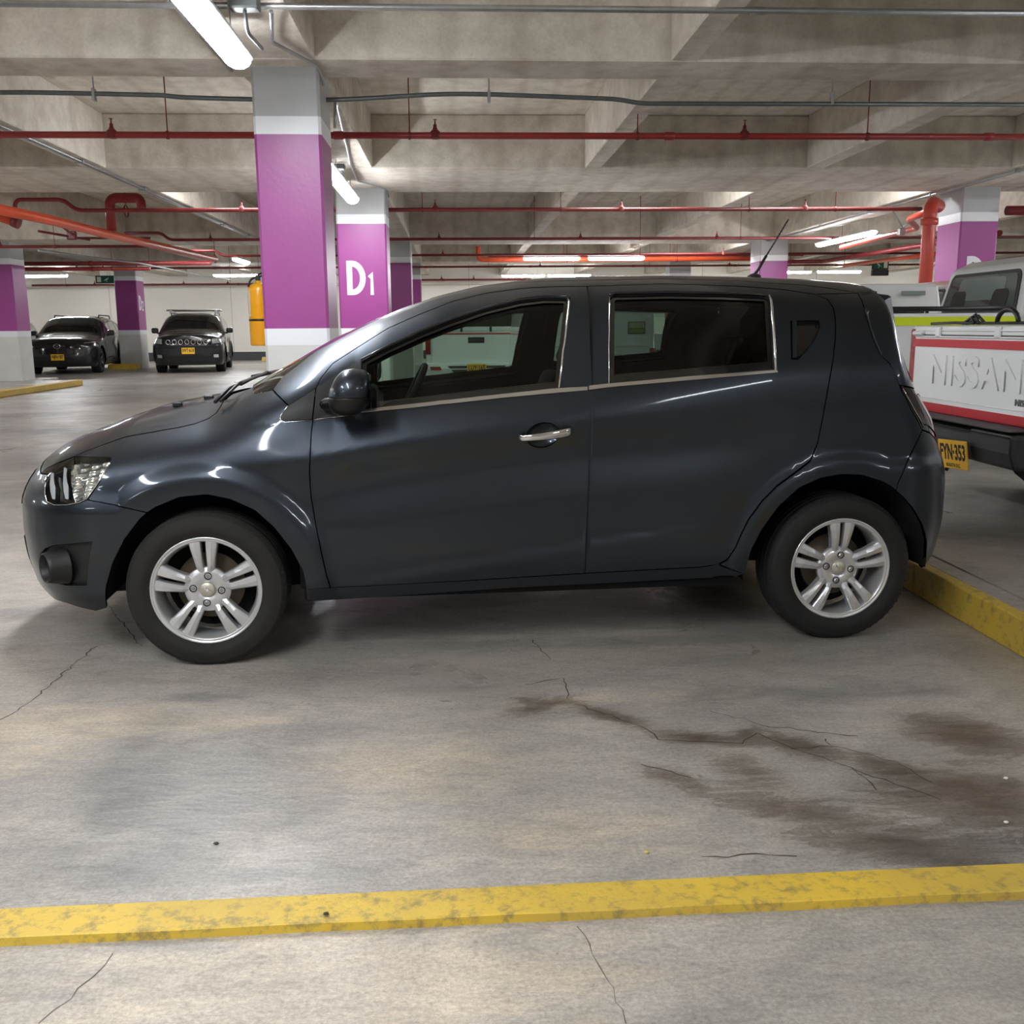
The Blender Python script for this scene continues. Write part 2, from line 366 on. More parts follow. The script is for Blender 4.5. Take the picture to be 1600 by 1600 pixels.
# raised island on the right, with its yellow kerb
CXa, CXb = 2.16, 2.20
isl = obj('trim_1', (lambda b: (box(b, 2.345, X1, -9, 17, 0, .15), b)[1])(bmesh.new()), M_FLOOR, kind='structure')
ry = thing('kerb', 'yellow painted concrete kerb behind the rear wheel of the dark hatchback', 'kerb', (0, 0, 0))
def kerb_bm(x0, x1, y0, y1, h, bev=.02):
    b = bmesh.new(); box(b, x0, x1, y0, y1, 0, h, bev, seg=2); return b
yy_ = 1.0; ki = 0
for y_a in np.arange(.9, 8.2, 1.2):
    obj('kerb_block', kerb_bm(2.175, 2.238, y_a, y_a+1.197, .15, .008), M_YELLOW, ry); obj('kerb_backing', kerb_bm(2.239, 2.335, y_a, y_a+1.197, .148, .004), M_FLOOR, ry)
# ---------------------------------------------------------------- ceiling
ce = obj('ceiling', (lambda b: (box(b, X0, X1, Y0, Y1, ZS, ZS+.2), b)[1])(bmesh.new()), M_SLAB, kind='structure')
GIRD = [(-7.2, -6.6), (-.8, .2), (8.08, 8.66), (13.32, 15.60), (23.40, 25.2), (31.6, 32.9)]
for y0_, y1_ in GIRD:
    b = bmesh.new(); box(b, X0, X1, y0_, y1_, ZB, ZS, .015)
    obj('girder', b, M_CEIL, ce)
b_ys = [(Y0, -7.2), (-6.6, -.8), (.2, 8.08), (8.66, 13.32), (15.6, 23.4), (25.2, 31.6), (32.9, Y1)]
JX = [(-19.9, .24), (-16.8, .24), (-13.7, .24), (-10.65, .7), (-7.5, .24), (-4.52, .26), (-1.37, .66), (1.80, .22), (4.74, .24), (7.72, .66), (10.8, .24), (13.9, .24), (16.9, .66), (20, .24)]
for x, wd in JX:
    for ya, yb in b_ys:
        b = bmesh.new(); box(b, x-wd/2, x+wd/2, ya, yb, ZB+.004, ZS, .012)
        obj('joist', b, M_CEIL, ce)
# ---------------------------------------------------------------- walls
def wall(name, x0, x1, y0, y1, z0, z1, m=None): return obj(name, (lambda b: (box(b, x0, x1, y0, y1, z0, z1), b)[1])(bmesh.new()), m or M_WALL, kind='structure')
wf = wall('wall_back', X0, X1, Y1, Y1+.2, 0, ZS); wall('wall_left', X0-.2, X0, Y0, Y1, 0, ZS); wall('wall_right', X1, X1+.2, Y0, Y1, 0, ZS); wall('wall_front', X0, X1, Y0-.2, Y0, 0, ZS)
obj('baseboard_back', (lambda b: (box(b, X0, X1, Y1-.05, Y1, 0, .42), b)[1])(bmesh.new()), M_DARKSTRIP, kind='structure')
obj('trim_2', (lambda b: (box(b, X0, 4.5, Y1-.35, Y1, 2.92, 3.02, .01), b)[1])(bmesh.new()), mat('wall_ledge', (206, 200, 188), .7), kind='structure')
x_ = X0+1.5
while x_ < X1-1:     # panel joints of the back wall, as slim pilaster ribs
    b = bmesh.new(); box(b, x_-.01, x_+.01, Y1-.012, Y1, .42, 3.9); obj('wall_joint', b, mat('joint_grey', (196, 192, 184), .7), wf); x_ += 4.6
# ---------------------------------------------------------------- columns
def glyph(b, ch, h, w):
    """bold painted letters, 4 mm thick, drawn as a band round a centre line"""
    s_ = w*.30; hw, hh = w/2-s_/2, h/2-s_/2
    if ch == 'D': P = [(-hw, -hh)]+[(hw-.55*w+.55*w*math.cos(q), hh*math.sin(q)) for q in np.linspace(-math.pi/2, math.pi/2, 13)]+[(-hw, hh), (-hw, -hh)]
    elif ch == '1': P = [(-hw*.6, hh*.62), (0, hh*.85), (0, -hh-s_*.5)]; s_ *= .9; P[1] = (0, hh*.9)
    else: P = [(-hw, hh*.55)]+[(hw*math.cos(q), hh*.5+hh*.5*math.sin(q)) for q in np.linspace(math.pi*.8, -.4, 8)]+[(-hw, -hh), (hw, -hh)]
    P = [np.array(p) for p in P]; L_ = []
    cl = np.hypot(*(P[0]-P[-1])) < 1e-6
    n = len(P)
    for i, p in enumerate(P):
        a = P[i-1] if i else (P[-2] if cl else p); c = P[i+1] if i < n-1 else (P[1] if cl else p)
        e0 = p-a; e1 = c-p
        e0 = e0/(np.hypot(*e0) or 1); e1 = e1/(np.hypot(*e1) or 1)
        if not e0.any(): e0 = e1
        if not e1.any(): e1 = e0
        m = np.array([-(e0+e1)[1], (e0+e1)[0]]); m = m/(np.hypot(*m)+1e-9); k = 1/max(.55, abs(m @ np.array([-e0[1], e0[0]])))
        L_.append([b.verts.new((*(p+m*s_/2*k), 0)), b.verts.new((*(p-m*s_/2*k), 0)), b.verts.new((*(p+m*s_/2*k), .004)), b.verts.new((*(p-m*s_/2*k), .004))])
    for i in range(n-1):
        A, B = L_[i], L_[i+1]
        b.faces.new((A[2], A[3], B[3], B[2])); b.faces.new((A[0], A[2], B[2], B[0])); b.faces.new((A[1], B[1], B[3], A[3]))
    bmesh.ops.recalc_face_normals(b, faces=b.faces)
def column(x0, x1, y0, y1, label, letters=None, face='front', lx=.5, zb=0.):
    t = thing('column', label, 'column', ((x0+x1)/2, (y0+y1)/2, zb)); hx, hy = (x1-x0)/2, (y1-y0)/2
    def seg(nm, z0, z1, m, e=0.):
        b = bmesh.new(); box(b, -hx-e, hx+e, -hy-e, hy+e, z0-zb, z1-zb); 
        es = [e_ for e_ in b.edges if abs(e_.verts[0].co.z-e_.verts[1].co.z) > .01]
        bmesh.ops.bevel(b, geom=es, offset=.022, segments=1, affect='EDGES'); return obj(nm, b, m, t)
    seg('shaft_base', zb, 1.15, M_LGREY); seg('white_band', 1.15, 1.285, M_WHITE, .001); seg('purple_panel', 1.285, 2.80, M_PURPLE)
    seg('white_band', 2.80, 2.935, M_WHITE, .001); seg('shaft_top', 2.935, ZB+.003, M_GREY)
    if letters:
        for s, size, dx, dz in letters:
            if face == 'front': M = frame_M((lx+dx, -hy-.002, dz-zb), (1, 0, 0), (0, 0, 1))
            else: M = frame_M((hx+.002, lx+dx, dz-zb), (0, 1, 0), (0, 0, 1))
            b = bmesh.new(); glyph(b, s, size, size*.56); obj('lettering', (b.transform(M), b)[1], mat('letter_white', (236, 236, 240), .5), t)
    return t
column(-1.58, -1.05, 8.32, 8.98, 'big purple and grey column nearest the camera, left of the dark hatchback roof')
column(-1.75, -1.02, 15.18, 15.9, 'purple column lettered D1, second in the row behind the nearest column', [('D', .50, -.10, 2.02), ('1', .335, .13, 1.94)], 'front', .0)
column(-1.72, -1.06, 24.1, 24.8, 'purple column right behind the D1 column, third in its row')
column(-1.75, -1.12, 32.2, 32.9, 'small far purple column, last one behind the D1 column')
column(-10.92, -10.25, 24.0, 24.75, 'purple column at the left edge of the photo standing on a kerbed island', zb=.0)
column(-10.60, -9.93, 32.0, 32.75, 'far purple column lettered D2 between the two black SUVs', [('D', .46, -.12, 2.12), ('2', .31, .12, 2.04)], 'side', 0.)
column(7.63, 8.22, 15.05, 15.8, 'purple column with a white D above the white pickup cabs at right', [('D', .50, -.02, 2.04)], 'front', 0.)
column(7.29, 7.98, 24.0, 24.8, 'purple column seen behind the roof aerial of the dark hatchback')
column(6.8, 7.5, 32.0, 32.6, 'grey topped far column seen just above the roof of the dark hatchback')
# ---------------------------------------------------------------- kerbs on the left and wheel stops
t = thing('kerb', 'yellow kerb with a rounded end around the island at far left', 'kerb', (0, 0, 0))
# island beneath the left column
b = bmesh.new(); box(b, -13.5, -9.12, 18.05, 24.15, 0, .13, .01); box(b, -13.5, -10.0, 24.15, 25.5, 0, .13, .01); obj('trim_3', b, M_FLOOR, kind='structure')
b = bmesh.new(); box(b, -9.115, -8.93, 18.0, 24.2, 0, .14, .02, seg=2); obj('kerb_block', b, M_YELLOW, t)
def stop(x0, x1, y0, y1, label, h=.12, rz=0, grp=None):
    b = bmesh.new(); vv = box(b, -(x1-x0)/2, (x1-x0)/2, -(y1-y0)/2, (y1-y0)/2, 0, h)
    for v in b.verts:
        if v.co.z > h*.5: v.co.y *= .7; v.co.x *= .98
    bmesh.ops.bevel(b, geom=b.edges[:], offset=.012, segments=1, affect='EDGES')
    o = obj('wheel_stop', b, M_YELLOW); o.location = ((x0+x1)/2, (y0+y1)/2, float(zfloor((y0+y1)/2))); tag(o, label, 'wheel stop', grp)
stop(-10.75, -9.85, 31.2, 31.7, 'yellow block in front of the far column lettered D2', .17)
stop(-7.3, -5.6, 37.6, 37.9, 'yellow wheel stop by the wall right of the black SUV with roof bars', .17)
stop(-16.4, -14.8, 37.6, 37.9, 'yellow wheel stop visible under the black SUV at far left', .17)
# ---------------------------------------------------------------- lamps
M_TUBE = mat('lit_diffuser', (246, 250, 255), .4, emit=LAMP)
M_TRAY = mat('lamp_tray', (205, 206, 204), .5)
lamp_n = [0]
def lamp(x, y, along, label, L=1.48, z=3.05, tilt=0):
    t = thing('ceiling_lamp', label, 'lamp', (x, y, z), 0 if along == 'x' else math.pi/2, 'fluorescent battens hanging from the ceiling')
    prof = [(math.cos(a)*.09, math.sin(a)*.068-.0) for a in np.linspace(math.pi, 2*math.pi, 9)]
    b = bmesh.new(); R = []
    st_ = [(-L/2, .55), (-L/2+.03, .9), (-L/2+.08, 1.), (L/2-.08, 1.), (L/2-.03, .9), (L/2, .55)]
    for u, k in st_: R.append([b.verts.new((u, p*k, q*k)) for p, q in prof])
    for i in range(len(R)-1):
        for j in range(8):
            f = b.faces.new((R[i][j], R[i+1][j], R[i+1][j+1], R[i][j+1])); f.smooth = True
    b.faces.new(R[0]); b.faces.new(R[-1][::-1]); bmesh.ops.recalc_face_normals(b, faces=b.faces)
    obj('diffuser', b, M_TUBE, t)
    b = bmesh.new(); box(b, -L/2+.01, L/2-.01, -.094, .094, 0, .035, .008); obj('tray', b, M_TRAY, t)
    for u in (-L*.33, L*.33):
        b = bmesh.new(); tube(b, [(u, 0, .03), (u, 0, (ZS if z > 3.3 else ZB)-z)], .004, 6); obj('hanger_rod', b, M_GALV, t)
    return t
lamp(-1.42, 6.40, 'y', 'bright fluorescent lamp at the top left, nearest in the photo, above the first column')
lamp(-1.42, 4.86, 'y', 'fluorescent lamp above the camera side of the nearest lamp row')
lamp(-1.42, 12.05, 'y', 'fluorescent lamp just right of the nearest purple column, nearer of the pair')
lamp(-1.42, 13.70, 'y', 'fluorescent lamp just above the D1 column, farther of the pair')
lamp(8.1, 20.1, 'y', 'fluorescent lamp left of the right-hand purple column, nearer half of the slanting pair')
lamp(8.1, 21.6, 'y', 'fluorescent lamp left of the right-hand purple column, farther half of the slanting pair')
lamp(2.5, 26.4, 'x', 'left fluorescent lamp of the upper pair above the hatchback roof')
lamp(4.2, 26.4, 'x', 'right fluorescent lamp of the upper pair above the hatchback roof')
lamp(2.33, 35.0, 'x', 'left fluorescent lamp of the lower pair just over the hatchback roof')
lamp(3.93, 35.0, 'x', 'right fluorescent lamp of the lower pair just over the hatchback roof')
lamp(11.2, 33.5, 'x', 'far fluorescent lamp immediately right of the column behind the aerial')
lamp(12.9, 33.5, 'x', 'far fluorescent lamp left of the right exit sign')
lamp(-13.3, 33.5, 'x', 'far fluorescent lamp beside the column at the left edge')
lamp(-7.2, 33.7, 'x', 'far fluorescent lamp just left of the nearest purple column')
lamp(-5.6, 26.9, 'y', 'small far fluorescent lamp seen end on above the yellow extinguisher')
for x, y, al in ((-1.42, -.75, 'y'), (-1.42, .85, 'y'), (-3.3, 1.2, 'y'),  (3.4, -3.2, 'x'), (8.1, 4.9, 'y'), (8.1, 6.4, 'y'), (8.1, -2, 'y'), (-10.6, 4.9, 'y'), (-10.6, 13, 'y'), (-10.6, 20.5, 'y'), (16.5, 10, 'y'), (16.5, 20, 'y'), (-18, 12, 'y'), (-18, 26, 'y'), (-6, -4, 'x'), (11.5, 11.5, 'y'), (11.5, 13, 'y')):  # unseen lamps added to brighten floor and car; some continue visible rows
    lamp(x, y, al, 'added fluorescent ceiling lamp out of view, put in to brighten the garage')['group'] = 'added ceiling lamps out of view'

for x, y in [(v, 35.6) for v in (-19, -13.5, -7.5, -3, 3, 8.5, 14, 19)]+[(-9, 16.2), (-3, 16.2), (3.2, 16.2), (6.2, 16.2), (9.3, 9.6), (-9.2, 9.6), (6.2, 25.8), (-7, 25.8)]:  # unseen lamps added to brighten far wall and bays; some inferred from bright bays
    lamp(x, y, 'x', 'fluorescent lamp added out of sight inside a ceiling bay to brighten its surroundings', z=3.70)['group'] = 'added ceiling lamps hidden behind the beams'
#%%HATCH
# ================================================================ car body surfaces
class Surf:
    """parametric half shell; P(a,t) -> (u along the car, w outwards to the near side, z up)"""
    def __init__(s, P, O, ex, ew, a_rng, t_rng, sc=.55, n=(320, 150)):
        s.P, s.O, s.ex, s.ew, s.sc = P, np.array(O, float), np.array(ex, float), np.array(ew, float), sc
        A, T = np.meshgrid(np.linspace(*a_rng, n[0]), np.linspace(*t_rng, n[1])); s.A, s.T = A.ravel(), T.ravel(); s.ar, s.tr = a_rng, t_rng
        X = s.world(s.A, s.T); Nn = s.normal(s.A, s.T, True)
        s.px = s.proj(X); s.front = np.einsum('ij,ij->i', Nn, np.array([0, 0, CH])-X) > 0
    def local(s, a, t, off=0., mir=1):
        a = np.clip(a, *s.ar); t = np.clip(t, *s.tr)
        L_ = s.P(a, t)
        if np.any(off): L_ = L_+s.normal(a, t)*np.reshape(off, (-1, 1))
        if mir < 0: L_ = L_*np.array([1, -1, 1])
        return L_
    def normal(s, a, t, world=False):
        e = 2e-3; a = np.clip(np.atleast_1d(a).astype(float), s.ar[0]+1e-3, s.ar[1]-1e-3); t = np.clip(np.atleast_1d(t).astype(float), s.tr[0]+1e-3, s.tr[1]-1e-3)
        du = s.P(a+e, t)-s.P(a-e, t); dt = s.P(a, t+e)-s.P(a, t-e)
        n = np.cross(du, dt); n /= np.linalg.norm(n, axis=1)[:, None]+1e-12
        # (u, w, z) axes: u x z = -w, so orient by the outward w or z
        c = s.P(a, t)-np.array([s.ref_u(a), 0, .7]); sg = np.sign(np.einsum('ij,ij->i', n, c)); sg[sg == 0] = 1; n = n*sg[:, None]
        return s.dirw(n) if world else n
    def ref_u(s, a): return 1.25
    def normal(s, a, t, world=False):
        e = 2e-3; a = np.clip(np.atleast_1d(a).astype(float), s.ar[0]+3e-3, s.ar[1]-3e-3); t = np.clip(np.atleast_1d(t).astype(float), s.tr[0]+3e-3, s.tr[1]-3e-3)
        n = np.cross(s.P(a, t+e)-s.P(a, t-e), s.P(a+e, t)-s.P(a-e, t)); n /= np.linalg.norm(n, axis=1)[:, None]+1e-12
        return s.dirw(n) if world else n
    def dirw(s, v): return v[:, :1]*s.ex+v[:, 1:2]*s.ew+v[:, 2:3]*np.array([0, 0, 1.])
    def world(s, a, t, off=0.): 
        return s.O+s.dirw(s.local(a, t, off))
    def proj(s, X):
        q = (X-np.array([0, 0, CH])) @ CM.T; return np.stack([800+F*q[:, 0]/q[:, 2], 800+F*q[:, 1]/q[:, 2]], 1)
    def hit(s, px, py, lo=None):
        d = np.hypot(s.px[:, 0]-px, s.px[:, 1]-py)+np.where(s.front, 0, 1e4)
        i = int(np.argmin(d)); v = np.array([s.A[i], s.T[i]]); best = (d[i], v.copy())
        for _ in range(14):
            f0 = s.proj(s.world(v[:1], v[1:]))[0]; r = f0-[px, py]; e = np.hypot(*r)
            if e < best[0]: best = (e, v.copy())
            if e < .02: break
            h = 1e-4
            J = np.stack([(s.proj(s.world(v[:1]+h, v[1:]))[0]-f0)/h, (s.proj(s.world(v[:1], v[1:]+h))[0]-f0)/h], 1)
            try: dv = np.linalg.lstsq(J, -r, rcond=1e-3)[0]
            except Exception: break
            dv = np.clip(dv, -.08, .08); v = v+dv; v[0] = np.clip(v[0], *s.ar); v[1] = np.clip(v[1], *s.tr)
        return best[1]
    def trace(s, pts, step=.03, close=False):
        """pixel or ('d', a, t) points -> dense polyline in the domain, scaled (a, t*sc)"""
        q = []; pp = []
        for i, p in enumerate(pts):      # long straight runs in the picture are followed closely
            if i and p[0] != 'd' and pts[i-1][0] != 'd':
                o_ = pts[i-1]; n = int(math.hypot(p[0]-o_[0], p[1]-o_[1])/38)
                pp += [(o_[0]+(p[0]-o_[0])*k/(n+1), o_[1]+(p[1]-o_[1])*k/(n+1)) for k in range(1, n+1)]
            pp.append(p)
        for p in pp:
            v = np.array([p[1], p[2]]) if p[0] == 'd' else s.hit(*p)
            q.append((v[0], v[1]*s.sc))
        if close: q.append(q[0])
        out = []
        for i in range(len(q)-1):
            p0, p1 = np.array(q[i]), np.array(q[i+1]); n = max(1, int(np.hypot(*(p1-p0))/step))
            for k in range(n): out.append(p0+(p1-p0)*k/n)
        if not close: out.append(np.array(q[-1]))
        return [tuple(p) for p in out]
def in_poly(P, poly):
    x, y = P[:, 0], P[:, 1]; c = np.zeros(len(P), bool); q = np.array(poly); n = len(q)
    for i in range(n):
        x1, y1 = q[i]; x2, y2 = q[(i+1) % n]
        if y1 == y2: continue
        m = ((y1 > y) != (y2 > y)) & (x < (x2-x1)*(y-y1)/(y2-y1)+x1); c ^= m
    return c
def dist_seg(P, poly):
    q = np.array(poly); r = np.roll(q, -1, 0); d = np.full(len(P), 1e9)
    for a, b_ in zip(q, r):
        v = b_-a; L2 = (v @ v)+1e-12; t = np.clip(((P-a) @ v)/L2, 0, 1); d = np.minimum(d, np.hypot(*(P-a-t[:, None]*v).T))
    return d
def inset(poly, d):
    q = np.array(poly); n = len(q); A = .5*np.sum(q[:, 0]*np.roll(q[:, 1], -1)-np.roll(q[:, 0], -1)*q[:, 1]); sg = 1 if A > 0 else -1
    e0 = q-np.roll(q, 1, 0); e1 = np.roll(q, -1, 0)-q
    def nn(e): e = e/(np.linalg.norm(e, axis=1)[:, None]+1e-12); return np.stack([-e[:, 1], e[:, 0]], 1)*sg
    m = nn(e0)+nn(e1); m /= np.maximum(np.sum(m*m, 1)[:, None]/2, .35)
    return [tuple(p) for p in q+m*d]
def patch(S, name, poly, m, parent, off=0., edge=.014, gap=.0022, step=.024, holes=(), mirror=False, both=False, out=None, flat=False):
    """trimmed panel of the shell S. poly: closed domain polygon. both: near half + mirrored half in one mesh"""
    poly = list(poly)
    if gap: poly = inset(poly, gap)
    hs = [inset(h, -gap) if gap else list(h) for h in holes]
    q = np.array(poly); lo, hi = q.min(0), q.max(0)
    gx, gy = np.meshgrid(np.arange(lo[0]+step/2, hi[0], step), np.arange(lo[1]+step/2, hi[1], step)); g = np.stack([gx.ravel(), gy.ravel()], 1)
    g[:, 0] += (np.round(g[:, 1]/step) % 2)*step*.5
    k = in_poly(g, poly) & (dist_seg(g, poly) > step*.45)
    for h in hs: k &= ~in_poly(g, h) & (dist_seg(g, h) > step*.45)
    g = g[k]; vs_, es = [], []
    for L_ in [poly]+hs:
        b0 = len(vs_); vs_ += [Vector(p) for p in L_]; es += [(b0+i, b0+(i+1) % len(L_)) for i in range(len(L_))]
    nb = len(vs_); vs_ += [Vector(p) for p in g]
    r = delaunay_2d_cdt(vs_, es, [], 0, 1e-6)
    V = np.array([tuple(v) for v in r[0]]); Fc = np.array([tuple(f) for f in r[2] if len(f) == 3]); cen = V[Fc].mean(1)
    k = in_poly(cen, poly)
    for h in hs: k &= ~in_poly(cen, h)
    Fc = Fc[k]
    a, t = V[:, 0], V[:, 1]/S.sc; of = off(a, t) if callable(off) else off
    sides = (1, -1) if both else ((-1,) if mirror else (1,))
    co, nr, fs = [], [], []
    # boundary edges of the triangles
    cnt = {}
    for f in Fc:
        for i in range(3):
            e = (f[i], f[(i+1) % 3]); cnt[e] = 1
    bd = [e for e in cnt if (e[1], e[0]) not in cnt]
    flip_uv = None
    for mi in sides:
        b0 = len(co); X = S.local(a, t, of); Nn = S.normal(a, t)
        if callable(off):   # normals of the displaced sheet
            h = 2e-3; pa = S.local(a+h, t, off(a+h, t))-S.local(a-h, t, off(a-h, t)); pt = S.local(a, t+h, off(a, t+h))-S.local(a, t-h, off(a, t-h))
            N2 = np.cross(pt, pa); N2 /= np.linalg.norm(N2, axis=1)[:, None]+1e-12; Nn = N2
        Xl = X*[1, mi, 1]; Nl = Nn*[1, mi, 1]
        XW = S.dirw(Xl); NW = S.dirw(Nl)
        co += XW.tolist(); nr += NW.tolist()
        tri = Fc.copy()
        fn = np.cross(XW[tri[:, 1]]-XW[tri[:, 0]], XW[tri[:, 2]]-XW[tri[:, 0]]); sw = np.einsum('ij,ij->i', fn, NW[tri[:, 0]]) < 0
        tri[sw] = tri[sw][:, ::-1]; fs += (tri+b0).tolist()
        if edge:
            # a flange turned inwards along every free edge (not on the centre line of a two-sided panel)
            XI = S.dirw((X-Nn*edge)*[1, mi, 1])
            for i, j in bd:
                if both and abs(Xl[i, 1]) < .004 and abs(Xl[j, 1]) < .004: continue
                e = XW[j]-XW[i]; nn = np.cross(e, NW[i]); ln = np.linalg.norm(nn)
                if ln < 1e-9: continue
                nn = nn/ln
                # outward: away from the triangle; test with the polygon
                c0 = len(co); co += [XW[i].tolist(), XW[j].tolist(), XI[j].tolist(), XI[i].tolist()]
                nr += [nn.tolist()]*4; fs.append([c0, c0+1, c0+2, c0+3])
    me = bpy.data.meshes.new(name); me.from_pydata(co, [], fs); me.polygons.foreach_set('use_smooth', [True]*len(fs))
    if m is M_PAINT or m in SHUT:
        me.materials.append(m); me.materials.append(M_WELL); me.polygons.foreach_set('material_index', [1 if len(f) == 4 else 0 for f in fs])
    me.normals_split_custom_set_from_vertices(nr)
    return obj(name, me, m, parent)
SHUT = set()
def strip_tube(S, name, px, m, parent, r=.004, off=.002, mirror=False, closed=False, b=None, n=6):
    q = px[1:] if px[0] == 'D' else S.trace(px, .03, closed)
    q = np.array(q); X = S.dirw(S.local(q[:, 0], q[:, 1]/S.sc, off, -1 if mirror else 1))
    bb = b or bmesh.new(); tube(bb, X.tolist(), r, n)
    return obj(name, bb, m, parent) if b is None else None
def car_paint(name, col, rough=.38, metal=.75, coat=1.):
    m = mat(name, col, rough, metal, .6, coat_rough=.07); b = m.node_tree.nodes['Principled BSDF']; nt = m.node_tree
    return m
def tint_glass(name, col, gloss=.06):
    if name in MATS: return MATS[name]
    m = bpy.data.materials.new(name); m.use_nodes = True; nt = m.node_tree; N = nt.nodes; N.clear()
    o = N.new('ShaderNodeOutputMaterial'); t = N.new('ShaderNodeBsdfTransparent'); t.inputs[0].default_value = col+(1,)
    g = N.new('ShaderNodeBsdfGlossy'); g.inputs['Roughness'].default_value = .01; g.inputs[0].default_value = (1, 1, 1, 1)
    fr = N.new('ShaderNodeFresnel'); fr.inputs['IOR'].default_value = 1.38; mx = N.new('ShaderNodeMixShader')
    nt.links.new(fr.outputs[0], mx.inputs[0]); nt.links.new(t.outputs[0], mx.inputs[1]); nt.links.new(g.outputs[0], mx.inputs[2]); nt.links.new(mx.outputs[0], o.inputs[0])
    MATS[name] = m; return m
M_PAINT = car_paint('graphite_blue_paint', (46, 52, 60), .36, .85)
M_TRIM = mat('matt_black_trim', (20, 21, 22), .5, bump=.05, bscale=200)
M_GLOSSB = mat('gloss_black', (12, 12, 14), .12, coat=1.)
M_CHROME = mat('chrome', (225, 226, 228), .08, metal=1.)
M_SATIN = mat('satin_chrome', (222, 222, 222), .18, metal=1.)
M_ALLOY = mat('alloy_silver', (205, 206, 208), .3, metal=.65, coat=.4, var=.04, vscale=20)
M_RUBBER = mat('tyre_rubber', (17, 17, 17), .75, var=.25, vscale=6, bump=.15, bscale=90)
M_RUBDUST = mat('dusty_tyre_rubber', (27, 26, 24), .8, var=.3, vscale=5, bump=.15, bscale=90)
M_WELL = mat('wheel_well_black', (9, 9, 10), .9)
M_DISC = mat('brake_disc', (120, 108, 92), .45, metal=.6, var=.2)
M_SEAT = mat('charcoal_seat_fabric', (10, 10, 11), .9, bump=.2, bscale=150)
M_INNER = mat('dark_interior_plastic', (8, 9, 9), .6, spec=.2)
M_GLASSF = tint_glass('front_glass', (.50, .60, .53)); M_GLASSR = tint_glass('rear_tinted_glass', (.36, .45, .40)); M_GLASSW = tint_glass('windscreen_glass', (.62, .72, .66))
M_LENS = tint_glass('clear_lens', (.93, .95, .95))
